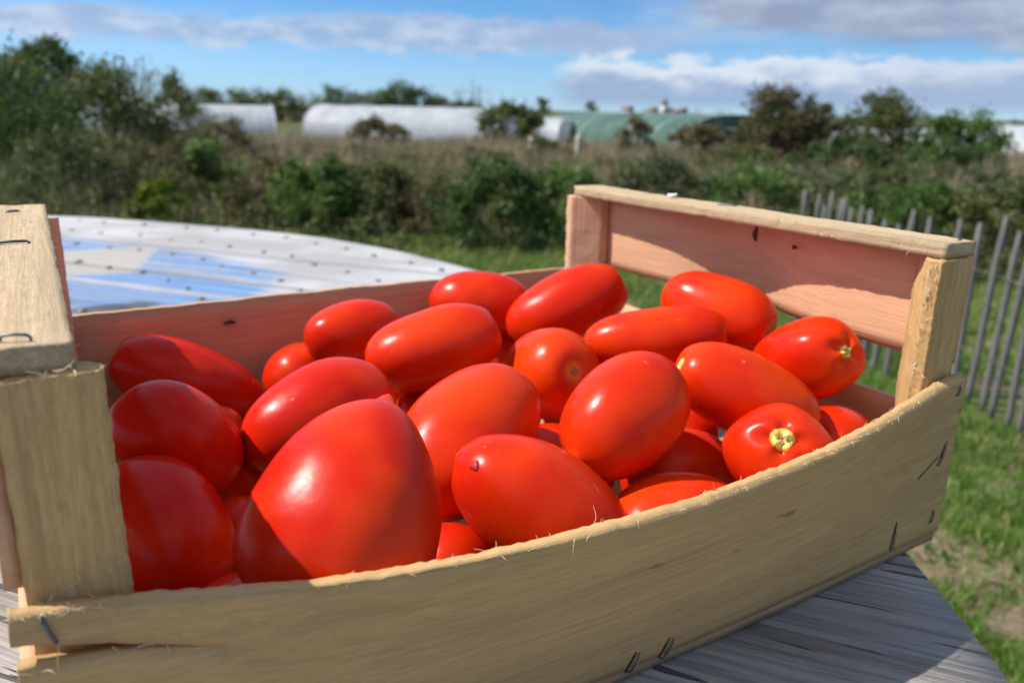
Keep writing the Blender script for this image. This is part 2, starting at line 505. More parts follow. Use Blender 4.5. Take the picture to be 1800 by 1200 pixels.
def table_mat():
    m, t = new_mat('weathered_reel_plank')
    co = t.n('ShaderNodeTexCoord').outputs['Object']        # origin: drum centre on the table top
    geo = t.n('ShaderNodeNewGeometry')
    rnd = geo.outputs['Random Per Island']
    ang = math.atan2(0.785, 0.62)
    v = t.scale(co, (1, 1, 1), rot=(0, 0, ang))              # x now runs along the planks
    g = t.scale(v, (0.045, 1.0, 1.0))
    off = t.n('ShaderNodeCombineXYZ', {}, i0=t.math('MULTIPLY', rnd, 13.0), i1=t.math('MULTIPLY', rnd, 7.0)).outputs[0]
    g = t.n('ShaderNodeVectorMath', {'operation': 'ADD'}, i0=g, i1=off).outputs[0]
    broad = t.noise(g, 20.0, 6.0, 0.62, 0.8)
    fine = t.noise(g, 210.0, 5.0, 0.7)
    med = t.noise(g, 80.0, 4.0, 0.6, 0.5)
    blot = t.noise(co, 5.0, 5.0, 0.6)
    col = t.ramp(broad, [(0.25, (0.17, 0.155, 0.145)), (0.5, (0.34, 0.315, 0.29)), (0.75, (0.54, 0.50, 0.46))])
    col = t.mix(t.smooth(fine, 0.33, 0.58, 0.65, 0.0), col, (0.11, 0.105, 0.105))
    # whiter tone, patchy along the planks, stronger towards the far side
    sx = t.n('ShaderNodeSeparateXYZ', {}, i0=co)
    r = t.n('ShaderNodeVectorMath', {'operation': 'LENGTH'}, i0=co).outputs['Value']
    far = t.smooth(t.math('ADD', sx.outputs[1], t.math('MULTIPLY', t.math('SUBTRACT', blot, 0.5), 0.25)), -0.15, 0.12)
    keep = t.smooth(t.math('ADD', med, t.math('MULTIPLY', far, 0.19)), 0.52, 0.66)
    wm = t.math('MULTIPLY', t.math('MULTIPLY', keep, far), 0.93)
    white = t.mix(t.smooth(blot, 0.4, 0.65), (0.37, 0.37, 0.375), (0.52, 0.52, 0.52))
    col = t.mix(wm, col, white)
    # faded blue paint (old lettering field), streaked along the planks
    ls = t.n('ShaderNodeSeparateXYZ', {}, i0=co)
    bx, by = ls.outputs[0], ls.outputs[1]
    wv = t.math('MULTIPLY', t.math('SUBTRACT', t.noise(co, 4.0, 3.0), 0.5), 0.12)
    rim = t.smooth(t.math('ADD', t.math('ADD', r, wv), t.math('MULTIPLY', t.math('SUBTRACT', med, 0.5), 0.14)), 0.935, 0.875)
    right = t.smooth(t.math('ADD', t.math('SUBTRACT', bx, t.math('MULTIPLY', by, 0.5)), t.math('MULTIPLY', t.math('SUBTRACT', med, 0.5), 0.09)), 0.785, 0.745)
    zone = t.math('MULTIPLY', t.math('MULTIPLY', rim, right), t.smooth(t.math('ADD', by, wv), 0.06, 0.12))
    # bare wedge with one straight painted-off edge
    tri = t.math('MULTIPLY', t.smooth(t.math('ADD', by, t.math('ADD', t.math('MULTIPLY', bx, 0.10), t.math('MULTIPLY', t.math('SUBTRACT', med, 0.5), 0.05))), 0.372, 0.405), t.smooth(t.math('SUBTRACT', by, t.math('MULTIPLY', t.math('SUBTRACT', bx, 0.716), 3.4)), 0.300, 0.350))
    tri = t.math('MULTIPLY', tri, t.smooth(t.math('ADD', by, wv), 0.52, 0.48))
    zone = t.math('MULTIPLY', zone, t.math('SUBTRACT', 1.0, t.math('MULTIPLY', tri, 0.85)))
    flake = t.smooth(t.math('ADD', t.math('ADD', t.math('MULTIPLY', broad, 0.55), t.math('MULTIPLY', med, 0.45)), t.math('MULTIPLY', fine, 0.20)), 0.530, 0.63)
    bm = t.math('MULTIPLY', zone, t.math('ADD', 0.08, t.math('MULTIPLY', flake, 0.80)))
    blue = t.mix(t.smooth(med, 0.35, 0.7), (0.070, 0.185, 0.42), (0.14, 0.29, 0.53))
    col = t.mix(bm, col, blue)
    col = t.mix(t.math('MULTIPLY', tri, 0.75), col, (0.40, 0.365, 0.32))
    # splits along the grain
    cr = t.noise(t.scale(g, (1.3, 1, 1)), 105.0, 3.0, 0.5, 0.4)
    crm = t.math('MULTIPLY', t.smooth(cr, 0.632, 0.652), t.smooth(far, 1.0, 0.2))
    col = t.mix(t.math('MULTIPLY', crm, 0.85), col, (0.035, 0.033, 0.033))
    # dark oval patch beside the crate
    dx = t.math('SUBTRACT', bx, 0.675)
    dy = t.math('SUBTRACT', by, 0.128)
    dd = t.math('SQRT', t.math('ADD', t.math('POWER', t.math('MULTIPLY', dx, 1.0), 2.0), t.math('POWER', t.math('MULTIPLY', dy, 1.6), 2.0)))
    sm = t.smooth(t.math('ADD', dd, t.math('MULTIPLY', t.math('SUBTRACT', med, 0.5), 0.04)), 0.048, 0.030)
    col = t.mix(t.math('MULTIPLY', sm, 0.85), col, (0.06, 0.055, 0.05))
    cr2 = t.noise(t.scale(g, (1.6, 1, 1), off=(4, 1, 0)), 150.0, 3.0, 0.5, 0.3)
    col = t.mix(t.math('MULTIPLY', t.smooth(cr2, 0.64, 0.67), t.smooth(far, 1.0, 0.2, 0.0, 0.8)), col, (0.04, 0.038, 0.038))
    h = t.math('SUBTRACT', t.math('ADD', t.math('MULTIPLY', fine, 1.0), broad), t.math('MULTIPLY', crm, 1.6))
    b = t.n('ShaderNodeBsdfPrincipled', {}, Base_Color=col, Roughness=0.72, Normal=bump(t, h, 0.9, 0.0022))
    b.inputs['Specular IOR Level'].default_value = 0.3
    finish(t, b.outputs[0])
    return m


PLANK = table_mat()


def ground_mat():
    m, t = new_mat('meadow_ground')
    co = t.n('ShaderNodeTexCoord').outputs['Object']
    n1 = t.noise(co, 1.7, 6.0, 0.6)
    n2 = t.noise(co, 14.0, 6.0, 0.65)
    n3 = t.noise(co, 90.0, 4.0, 0.65)
    nf = t.noise(co, 0.06, 5.0, 0.6)
    soil = t.ramp(n3, [(0.3, (0.13, 0.095, 0.058)), (0.55, (0.24, 0.185, 0.12)), (0.75, (0.36, 0.29, 0.20))])
    green = t.ramp(n2, [(0.3, (0.040, 0.075, 0.014)), (0.6, (0.085, 0.145, 0.030)), (0.8, (0.15, 0.19, 0.05))])
    f = t.math('ADD', t.math('MULTIPLY', n1, 0.7), t.math('MULTIPLY', n2, 0.5))
    col = t.mix(t.smooth(f, 0.50, 0.66), soil, green)
    far = t.ramp(nf, [(0.35, (0.060, 0.075, 0.026)), (0.5, (0.11, 0.105, 0.048)), (0.65, (0.075, 0.105, 0.030))])
    ln = t.n('ShaderNodeVectorMath', {'operation': 'LENGTH'}, i0=co).outputs['Value']
    col = t.mix(t.smooth(ln, 9.0, 22.0), col, far)
    b = t.n('ShaderNodeBsdfPrincipled', {}, Base_Color=col, Roughness=0.95, Normal=bump(t, t.math('ADD', n2, t.math('MULTIPLY', n3, 0.5)), 0.8, 0.02))
    b.inputs['Specular IOR Level'].default_value = 0.1
    finish(t, b.outputs[0])
    return m


GROUND = ground_mat()

# ------------------------------------------------------------------ terrain
GZ = -1.05
FH = np.array([math.sin(YAW), math.cos(YAW)])
RH = np.array([math.cos(YAW), -math.sin(YAW)])


def sstep(x, a, b):
    t = np.clip((x - a) / (b - a), 0, 1)
    return t * t * (3 - 2 * t)


def gz(x, y):
    x, y = np.asarray(x, float), np.asarray(y, float)
    s = (x - CAM[0]) * FH[0] + (y - CAM[1]) * FH[1]
    lump = 0.05 * np.sin(x * 0.9 + 1.3) * np.sin(y * 0.8) * sstep(s, 6, 12)
    return GZ - 1.55 * sstep(s, 18, 55) + lump


def polar(az_deg, D):
    """ground point at a bearing (degrees right of the view direction) and distance from the camera stand"""
    a = YAW + np.radians(az_deg)
    return CAM[0] + D * np.sin(a), CAM[1] + D * np.cos(a)


def build_ground():
    r = np.concatenate([[0.0], np.linspace(0.5, 12, 36), np.geomspace(13, 3500, 50)])
    n = 96
    th = np.arange(n) / n * 2 * math.pi
    X = r[1:, None] * np.sin(th)[None]
    Y = r[1:, None] * np.cos(th)[None]
    V = [np.array([[0, 0, GZ]])]
    V.append(np.stack([X, Y, gz(X, Y)], -1).reshape(-1, 3))
    V = np.concatenate(V)
    F = []
    for j in range(n):
        F.append((0, 1 + (j + 1) % n, 1 + j))
    i = np.arange(len(r) - 2)[:, None] * n + 1
    j = np.arange(n)[None]
    j2 = (j + 1) % n
    Q = np.stack([i + j, i + j2, i + n + j2, i + n + j], -1).reshape(-1, 4)
    o = part('ground', V, [Q, np.array(F)], GROUND, origin=(0, 0, 0), smooth=True)
    tag(o, 'grassy ground with bare earth patches sloping away to flat fields', kind='structure')


build_ground()

# ------------------------------------------------------------------ cable drum used as a table
DC = np.array([-0.603, 0.559])
DR = 1.1125
PD = np.array([0.62, -0.785])
PD = PD / np.linalg.norm(PD)
PN = np.array([-PD[1], PD[0]])
drum = thing('cable_drum_table', 'round wooden cable drum used as a table, weathered planks with a whiter far side and blue paint', 'table', (DC[0], DC[1], GZ))
ORG[drum] = np.array([DC[0], DC[1], GZ])


def drum_part(name, V, F, mat, smooth=False, tint=None):
    """parts whose object origin sits on the table top at the drum centre, so that the paint lines up"""
    me = mesh(name, np.asarray(V, float) - np.array([DC[0], DC[1], 0.0]), F, smooth, tint)
    o = link(name, me, mat, drum)
    o.location = (0, 0, -GZ)
    return o


def build_drum():
    edges = [-DR]
    seam = 0.198 - float(DC @ PN)          # seam seen beside the crate, measured from the drum centre
    k0 = seam - 0.148 * 20
    e = [k0 + 0.148 * i for i in range(60)]
    e = [x for x in e if -DR + 0.05 < x < DR - 0.05]
    edges = [-DR + 0.004] + e + [DR - 0.004]
    for q in range(len(edges) - 1):
        n0, n1 = edges[q] + 0.0004, edges[q + 1] - 0.0004
        dz = RNG.uniform(-0.0012, 0.0)

        def fn(u, v, w, n0=n0, n1=n1, dz=dz, q=q):
            n = n0 + (n1 - n0) * v
            S = math.sqrt(max(0.0, DR * DR - n * n))
            s = -S + 2 * S * u
            p = DC + PD * s + PN * n
            z = -0.030 * (1 - w) + dz * w
            if w > 0.5:
                z += 0.0012 * nz(s * 0.2, n, q, 26) + 0.0005 * nz(s, n, q, 70) - 0.0008 * max(0, abs(v - 0.5) * 2 - 0.82) / 0.18
            ed = 0.0005 * nz(s * 0.15, v * 3, q, 30)
            p = p + PN * ed * (1 if v in (0.0, 1.0) else 0)
            return (p[0], p[1], z)
        V, F = wbox(60, 8, 1, fn)
        drum_part('plank', V, F, PLANK)
    # second ply, core and lower flange
    th = np.linspace(0, 2 * math.pi, 73)[:-1]

    def disc(r, z0, z1):
        a = np.stack([DC[0] + r * np.cos(th), DC[1] + r * np.sin(th), np.full(72, z0)], -1)
        b = a.copy()
        b[:, 2] = z1
        i = np.arange(72)
        j = (i + 1) % 72
        return np.concatenate([a, b]), [np.stack([i, j, j + 72, i + 72], -1), [tuple(range(71, -1, -1))][0], tuple(range(72, 144))]
    V, F = disc(DR - 0.004, -0.062, -0.0305)
    drum_part('under_ply', V, F, PLANK)
    V, F = disc(0.48, GZ + 0.07, -0.0622)
    drum_part('core', V, F, PLANK)
    V, F = disc(DR, GZ + 0.004, GZ + 0.068)
    drum_part('lower_flange', V, F, PLANK)
    # nail heads in rings: the ones that can be told apart from here are parts of their own
    th8 = np.arange(8) / 8 * 2 * math.pi
    proto = None
    for r, step in ((1.070, 0.067), (0.968, 0.067), (0.872, 0.070), (0.772, 0.078), (0.66, 0.09)):
        a0 = RNG.uniform(0, 1)
        cnt = int(2 * math.pi / step)
        for i in range(cnt):
            a = a0 + i * 2 * math.pi / cnt + RNG.normal(0, 0.006)
            rr = r + RNG.normal(0, 0.006)
            p = DC + rr * np.array([math.cos(a), math.sin(a)])
            if 0 < p[0] < 0.385 and 0 < p[1] < 0.302:
                continue
            s = (p[0] - CAM[0]) * FH[0] + (p[1] - CAM[1]) * FH[1]
            t = (p[0] - CAM[0]) * RH[0] + (p[1] - CAM[1]) * RH[1]
            if not (s > 0.62 and abs(t) < 0.75 * s + 0.1 and p[0] > -0.25):
                continue
            if proto is None:
                ring = np.stack([0.0058 * np.cos(th8), 0.0058 * np.sin(th8), np.full(8, 0.0)], -1)
                top = ring * 0.85
                top[:, 2] = 0.0022
                ii = np.arange(8)
                jj = (ii + 1) % 8
                me = mesh('nail', np.concatenate([ring, top]), [np.stack([ii, jj, jj + 8, ii + 8], -1), tuple(range(8, 16))])
                me.materials.append(NAIL)
                proto = me
            o = bpy.data.objects.new('nail', proto)
            COL.objects.link(o)
            o.parent = drum
            o.location = (p[0] - DC[0], p[1] - DC[1], -GZ - 0.0012)
            o.rotation_euler = (RNG.normal(0, 0.12), RNG.normal(0, 0.12), RNG.uniform(0, 6))
            k = RNG.uniform(0.55, 0.95)
            o.scale = (k * RNG.uniform(0.9, 1.3), k, 1)


build_drum()

# ------------------------------------------------------------------ crate
CL, CW, HS, HC = 0.3821, 0.300, 0.0885, 0.1486
PT = 0.0040                     # end panel thickness
BT = 0.0045                     # side board thickness
crate = thing('fruit_crate', 'open pale wooden fruit crate full of red tomatoes on the round table', 'crate', (CL / 2, CW / 2, 0.0))
BX = np.array([0.0, 0.0136, 0.0344, 0.0536, 0.0728, 0.1024, 0.1428, 0.1873, 0.2141, 0.2612, 0.3014, 0.3472, 0.3821])
BY = np.array([0.0, -0.0029, -0.007, -0.0113, -0.0148, -0.0184, -0.0207, -0.0215, -0.0208, -0.0182, -0.0135, -0.0057, 0.0])
BZ = np.array([0.0, -0.0013, -0.0032, -0.0053, -0.0072, -0.0094, -0.0108, -0.0113, -0.0109, -0.0092, -0.0065, -0.0025, 0.0])


def bulge(x):
    # smoothed bow of the near board
    xs = np.linspace(-0.02, 0.02, 9)
    return float(np.mean(np.interp(np.clip(x + xs, 0, CL), BX, BY)))


def dip(x):
    # the top edge sags a little in the middle
    xs = np.linspace(-0.02, 0.02, 9)
    return float(np.mean(np.interp(np.clip(x + xs, 0, CL), BX, BZ)))


def ztop(x):
    return HS + dip(x) + 0.0006 * nz(x, 0, 0, 25, 4) + 0.0004 * nz(x, 0, 0, 190, 2) + 0.0004 * nz(x, 0, 0, 600, 3)


def zcrack(x):
    return 0.0800 - 0.19 * min(x, 0.055) + dip(x) * (0.9 if x > 0.055 else 0.9 * max(0.0, x / 0.055)) + 0.0005 * nz(x, 0, 0, 260, 9)


def near_board():
    nu = 170
    us = None

    def pos(x, z, w):
        v = (z - 0.006) / (HS + dip(x) - 0.006)
        f = 0.25 + 0.75 * max(0.0, v) ** 0.9
        y = bulge(x) * f - 0.0 + w * BT
        y += 0.00012 * nz(x, z, w, 60, 1)
        return y

    def x_of(u):
        return CL * (u ** 1.25)

    def upper(u, v, w):
        x = x_of(u)
        z0 = zcrack(x)
        z1 = ztop(x) + 0.0006 * nz(x, w * 0.004, 0, 420, 7) * (1 if v == 1 else 0)
        if v == 1:
            z1 -= (1 - w) * 0.0030 * float(sstep(x, 0.10, 0.20))      # outer arris lowered so the top edge turns from the sun and darkens
        z = z0 + (z1 - z0) * v
        xe = x + (0.0012 * nz(0, z, w * .003, 160, 3) if u in (0.0, 1.0) else 0)
        return (xe, pos(x, z, w), z)

    def lower(u, v, w):
        x = x_of(u)
        gap = 0.0058 * max(0.0, 1 - x / 0.044) ** 1.2
        z1 = zcrack(x) - gap
        z0 = 0.0058 + 0.0005 * nz(x, 0, 0, 40, 6)
        z = z0 + (z1 - z0) * v
        xe = x + 0.003 * (1 - v) * (u == 0) + (0.0016 * nz(0, z, w * .003, 140, 5) if u in (0.0, 1.0) else 0)
        y = pos(x, z, w) - 0.0012 * max(0.0, 1 - x / 0.044) * v
        return (xe, y, z)
    V1, F1 = wbox(nu, 5, 2, upper)
    V2, F2 = wbox(nu, 14, 2, lower)
    # weld the two halves where the split has closed, and drop the faces that would lie inside the wood
    zc1 = np.array([abs(v[2] - zcrack(v[0])) < 1e-7 for v in V1])
    zc2 = np.array([abs(v[2] - zcrack(v[0])) < 1e-7 for v in V2]) & (V2[:, 0] > 0.046) & (V2[:, 0] < CL - 0.003)
    m1 = zc1 & (V1[:, 0] > 0.046) & (V1[:, 0] < CL - 0.003)
    F1 = F1[~m1[F1].all(1)]
    F2 = F2[~zc2[F2].all(1)]
    idx = np.arange(len(V2)) + len(V1)
    c1 = np.nonzero(m1)[0]
    for k in np.nonzero(zc2)[0]:
        d = np.abs(V1[c1] - V2[k]).sum(1)
        j = d.argmin()
        if d[j] < 2e-6:
            idx[k] = c1[j]
    V = np.concatenate([V1, V2])
    F = np.concatenate([F1, idx[F2]])
    return part('side_board', V, F, W_X, crate, smooth=False)


NB = near_board()
NB['label'] = 'near side board bowed outward and split at its left end'


def far_board():
    def fn(u, v, w):
        x = CL * u
        z = 0.0058 + (HS - 0.0020 - 0.0058) * v
        if v == 1:
            z += 0.0010 * nz(x, 0, 0, 40, 14) + 0.0004 * nz(x, 0, 0, 300, 15)
        y = CW - BT * (1 - w) + 0.003 * math.sin(math.pi * u) * v + 0.0003 * nz(x, z, w, 60, 11)
        return (x, y, z)
    V, F = wbox(110, 10, 1, fn)
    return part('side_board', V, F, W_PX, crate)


FB = far_board()


def end_panel(xo, sgn, z0, z1, seed, bow, warp=0.0):
    """thin board across the end; xo is its outer face, sgn the outward direction"""
    def fn(u, v, w):
        y = 0.0065 + (CW - 0.013) * u
        ed0 = 0.0007 * nz(y, 0, 0, 45, seed) * (1 if v in (0.0, 1.0) else 0)
        z = z0 + (z1 - z0) * v + ed0
        b = bow * math.sin(math.pi * u) * (1.25 - 0.6 * v) + warp * math.exp(-((y - 0.146) / 0.040) ** 2) * (1.1 - 0.5 * v)
        x = xo + sgn * (b - PT * (1 - w)) + 0.0001 * nz(y, z, w, 50, seed + 1)
        return (x, y, z)
    V, F = wbox(70, 8, 1, fn)
    if sgn < 0:
        F = F[:, ::-1]
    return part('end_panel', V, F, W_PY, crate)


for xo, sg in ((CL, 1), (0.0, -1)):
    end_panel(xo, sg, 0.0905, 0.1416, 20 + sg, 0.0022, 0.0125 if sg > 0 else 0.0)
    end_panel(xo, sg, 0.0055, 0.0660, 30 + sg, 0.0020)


def corner_post(cx, cy, sx, sy, leg=0.0224, tip=0.0060, seed=0, wood=None):
    """blunted triangular corner post: right angle at (cx,cy), legs along sx (x) and sy (y)"""
    poly = np.array([(0, 0), (leg, 0), (leg, tip), (tip, leg), (0, leg)], float)
    per, cut = [], []
    divs = (10, 6, 12, 6, 10)
    for i in range(5):
        a, b = poly[i], poly[(i + 1) % 5]
        for k in range(divs[i]):
            per.append(a + (b - a) * k / divs[i])
            cut.append(1.0 if i in (1, 3) else 0.25)
    per = np.array(per)
    n = len(per)
    zs = np.linspace(0.0055, 0.1416, 130)
    V = []
    cen = poly.mean(0)
    for zi, z in enumerate(zs):
        for k in range(n):
            p = per[k]
            d = (p - cen) / (np.linalg.norm(p - cen) + 1e-9)
            a = 0.0005 * nz(p[0] * .4 + seed, p[1] * .4, z * 0.5, 220, seed) + 0.0004 * cut[k] * nz(p[0], p[1], z * 0.8, 430, seed + 2) + 0.0002 * cut[k] * nz(p[0], p[1], z, 130, seed + 7) + 0.0006 * cut[k] * nz(p[0], p[1], z, 900, seed + 5)
            a += 0.0004 * nz(seed, 0, z, 12, seed)
            q = p + d * a
            zz = z + (0.0009 * nz(p[0], p[1], seed, 260, 8) if zi == len(zs) - 1 else 0)
            V.append((cx + sx * q[0], cy + sy * q[1], zz))
    V = np.array(V)
    i = np.arange(len(zs) - 1)[:, None] * n
    j = np.arange(n)[None]
    j2 = (j + 1) % n
    Q = np.stack([i + j, i + j2, i + n + j2, i + n + j], -1).reshape(-1, 4)
    c0 = len(V)
    V = np.concatenate([V, [[cx + sx * cen[0] * .8, cy + sy * cen[1] * .8, zs[0]], [cx + sx * cen[0] * .8, cy + sy * cen[1] * .8, zs[-1]]]])
    T = []
    top = (len(zs) - 1) * n
    for k in range(n):
        T.append((k, c0, (k + 1) % n))
        T.append((top + k, top + (k + 1) % n, c0 + 1))
    Q, T = np.array(Q), np.array(T)
    if sx * sy < 0:
        Q, T = Q[:, ::-1], T[:, ::-1]
    return part('corner_post', V, [Q, T], wood or W_Z, crate)


XI0, XI1, YI0, YI1 = PT + 0.0002, CL - PT - 0.0002, BT + 0.0003, CW - BT - 0.0003
corner_post(XI0, YI0, 1, 1, seed=1)
corner_post(XI1, YI0, -1, 1, seed=2)
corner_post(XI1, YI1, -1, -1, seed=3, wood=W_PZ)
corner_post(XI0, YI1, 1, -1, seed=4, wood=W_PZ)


def top_rail(x0, x1, y0, y1, seed, inner_is_x1):
    def fn(u, v, w):
        x = x0 + (x1 - x0) * v
        y = y0 + (y1 - y0) * u
        z = 0.1419 + (HC - 0.1419) * w
        inner = (v == 1) if inner_is_x1 else (v == 0)
        if v in (0.0, 1.0):
            x += 0.0002 * nz(0, y, w * .004, 70, seed) + 0.0007 * nz(0, y, w * .006, 330, seed + 1)
        if u in (0.0, 1.0):
            y += 0.0008 * nz(x, 0, w * .005, 200, seed + 2)
        z += 0.00035 * nz(x, y, w, 160, seed + 3) + 0.0006 * nz(0, y, 0, 12, seed)
        return (x, y, z)
    V, F = wbox(130, 12, 3, fn)
    # u runs along y and v along x here, so the winding is mirrored
    return part('top_rail', V, F[:, ::-1], W_CAP, crate)


top_rail(0.0, 0.0212, 0.0087, CW - 0.004, 41, True)
top_rail(CL - 0.0214, CL + 0.0008, 0.0075, CW - 0.006, 47, False)

# floor slats
for k, (y0, y1) in enumerate(((0.0015, 0.058), (0.079, 0.137), (0.160, 0.219), (0.241, 0.2985))):
    V, F = wbox(60, 4, 1, lambda u, v, w, y0=y0, y1=y1, k=k: (0.001 + (CL - 0.002) * u, y0 + (y1 - y0) * v + ((0.25 * bulge(0.001 + (CL - 0.002) * u) - 0.0005) * (1 - v) if k == 0 else 0) + 0.0007 * nz(u * .38, v, 0, 30, 50 + k), 0.0004 + 0.0050 * w))
    part('floor_slat', V, F, W_SLAT, crate)


# ---- staples, rust marks, loose fibres
def staple(a, b, n, rad=0.0006, rise=0.0008, depth=0.003):
    a, b, n = np.array(a, float), np.array(b, float), np.array(n, float)
    P = [a - n * depth, a + n * rise * 0.4, a + (b - a) * 0.12 + n * rise, a + (b - a) * 0.5 + n * rise * 1.15, a + (b - a) * 0.88 + n * rise, b + n * rise * 0.4, b - n * depth]
    V, F, _ = tubes([P], [rad], 6)
    part('staple', V, F, STAPLE, crate, smooth=True)


UPV = (0, 0, 1)
staple((0.0030, 0.1624, HC), (0.0135, 0.1628, HC), UPV)
staple((0.0070, 0.0150, HC + 0.0004), (0.0130, 0.0135, HC + 0.0002), UPV, rad=0.0004, rise=0.0011)
staple((CL - 0.0045, 0.1490, HC), (CL - 0.0100, 0.1590, HC), UPV)
staple((CL - 0.0060, 0.0120, HC), (CL - 0.0020, 0.0130, HC), UPV, rad=0.0005)
staple((0.0045, 0.262, HC), (0.0100, 0.264, HC), UPV)
FN = (0, -1, 0)


def by(x, z):
    v = (z - 0.006) / (HS + dip(x) - 0.006)
    return bulge(x) * (0.25 + 0.75 * max(0.0, v) ** 0.9)


def board_staple(p, q, **kw):
    staple((p[0], by(*p), p[1]), (q[0], by(*q), q[1]), FN, **kw)


board_staple((0.0068, 0.0865), (0.0090, 0.0790), rad=0.0005)
board_staple((0.3725, 0.0545), (0.3690, 0.0445), rad=0.0005)
board_staple((0.3755, 0.0830), (0.3735, 0.0790), rad=0.0005)
board_staple((0.3740, 0.0190), (0.3725, 0.0130), rad=0.0005)
board_staple((0.3420, 0.0180), (0.3420, 0.0075), rad=0.00035)
board_staple((0.1865, 0.0125), (0.1840, 0.0040), rad=0.00035)
board_staple((0.2030, 0.0130), (0.1995, 0.0040), rad=0.00035)
# bent staple end that sticks out behind the near board's right end
V, F, _ = tubes([[(CL + 0.0005, 0.006, 0.070), (CL + 0.0035, 0.005, 0.0715), (CL + 0.0042, 0.005, 0.067), (CL + 0.0012, 0.005, 0.0655)]], [0.0006], 6)
part('staple', V, F, simple('bright_wire', (0.55, 0.60, 0.68), 0.35, metal=0.9), crate, smooth=True)


def rust_mark(pts, wid):
    """thin dark stain lying on the face of the near board"""
    V, F = [], []
    for k, (x, z) in enumerate(pts):
        w = wid * (0.35 + 0.65 * random.random()) * (1.0 if 0 < k < len(pts) - 1 else 0.2)
        V += [(x - w, by(x - w, z) - 0.00045, z), (x + w, by(x + w, z) - 0.00045, z)]
        V += [(x - w, by(x - w, z) + 0.0006, z), (x + w, by(x + w, z) + 0.0006, z)]
    for k in range(len(pts) - 1):
        a, b = 4 * k, 4 * k + 4
        F += [(a, a + 1, b + 1, b), (a + 1, a + 3, b + 3, b + 1), (a + 2, a, b, b + 2)]
    return V, F


def rust_marks():
    for pts, w in (([(.1848 - .0003 * i, .0140 - i * .0012) for i in range(9)], .00055),
                   ([(.2006 - .0003 * i, .0145 - i * .0012) for i in range(9)], .00055),
                   ([(.3416 - .0001 * i, .0225 - i * .0018) for i in range(9)], .0005),
                   ([(.352 + .0019 * i, .0420 + .0009 * i) for i in range(9)], .00028),
                   ([(.3735 - .0006 * i, .0560 - .0016 * i) for i in range(6)], .0005)):
        V, F = rust_mark(pts, w)
        part('rust_stain', V, F, RUST, crate)


rust_marks()


def knot_mark(c, rx, rz, axis):
    """small dark knot, a shallow lens let into the face"""
    V, F = [], []
    n = 12
    for k in range(n):
        a = k / n * 2 * math.pi
        r = 1 + 0.25 * math.sin(a * 3 + c[2] * 900)
        if axis == 'y':
            V.append((c[0] + rx * r * math.cos(a), c[1], c[2] + rz * r * math.sin(a)))
        else:
            V.append((c[0], c[1] + rx * r * math.cos(a), c[2] + rz * r * math.sin(a)))
    V2 = [(x + (0.0012 if axis == 'x' else 0), y + (0.0012 if axis == 'y' else 0), z) for x, y, z in V]
    F = [tuple(range(n)), tuple(range(2 * n - 1, n - 1, -1))] + [(k, (k + 1) % n, n + (k + 1) % n, n + k) for k in range(n)]
    part('knot', V + V2, F, simple('knot_brown', (0.09, 0.036, 0.018), 0.8), crate)


knot_mark((0.110, CW - BT - 0.0006, 0.0735), 0.0035, 0.0011, 'y')
knot_mark((CL - PT + 0.0008, 0.134, 0.1345), 0.0016, 0.0042, 'x')
knot_mark((CL - PT + 0.0010, 0.105, 0.131), 0.0014, 0.0012, 'x')


def fibres(count, place, lmin, lmax, rad=0.00013):
    P, R = [], []
    for _ in range(count):
        p, d = place()
        p, d = np.array(p, float), np.array(d, float)
        d = d / np.linalg.norm(d)
        L = random.uniform(lmin, lmax) * random.random() ** 0.7
        c = np.array([random.gauss(0, 1) for _ in range(3)])
        c -= d * (c @ d)
        pts = [p - d * 0.0006]
        for s in (0.35, 0.7, 1.0):
            pts.append(p + d * L * s + c * L * 0.40 * s * s)
        P.append(pts)
        R.append(np.array([rad * 1.4, rad, rad * 0.8, rad * 0.35]))
    V, F, _ = tubes(P, R, 4)
    o = part('wood_fibre', V, F, FIBRE, crate)
    o['kind'] = 'stuff'
    return o


def on_near_top():
    x = random.choice([random.uniform(0.0, 0.02), random.uniform(0.05, CL - 0.02), random.uniform(0.10, 0.34)])
    side = random.random()
    y = bulge(x) + (0.0 if side < 0.7 else BT)
    return (x, y, ztop(x) - 0.0004), (random.gauss(0, 1.6), -0.6 if side < 0.7 else 0.5, random.gauss(0.35, 0.7))


fibres(230, on_near_top, 0.0008, 0.0042, 0.00010)
fibres(7, on_near_top, 0.003, 0.006, 0.00009)
fibres(70, lambda: ((XI1 - random.uniform(0.012, 0.0226), YI0 + random.uniform(-0.0002, 0.012), random.uniform(0.088, 0.141)), (-0.9, random.gauss(-0.4, .6), random.gauss(0, .8))), 0.0008, 0.0026, 0.00012)
fibres(22, lambda: ((XI1 - 0.0225, YI0 + random.uniform(0, 0.006), random.uniform(0.088, 0.141)), (-1, random.gauss(-.2, .6), random.gauss(0, .9))), 0.002, 0.0065, 0.00017)
fibres(18, lambda: ((XI0 + random.uniform(0.0, 0.023), YI0 - 0.0002, random.choice([0.0895, 0.141]) + random.uniform(-.001, .003)), (random.gauss(0, 1), -0.7, random.gauss(.3, .8))), 0.0015, 0.006)
fibres(46, lambda: ((0.0212, random.uniform(0.01, 0.29), 0.1425 + random.uniform(0, 0.006)), (0.6, random.gauss(0, .7), random.gauss(0, .6))), 0.001, 0.0032)
fibres(40, lambda: ((CL - 0.0214, random.uniform(0.01, 0.29), 0.1425 + random.uniform(0, 0.006)), (-0.6, random.gauss(0, .7), random.gauss(0, .6))), 0.001, 0.003)
fibres(14, lambda: ((0.0 + random.uniform(0.0, 0.04), -0.008 * random.random(), 0.074), (random.gauss(0.4, 1), -0.6, random.gauss(.3, .6))), 0.002, 0.007)
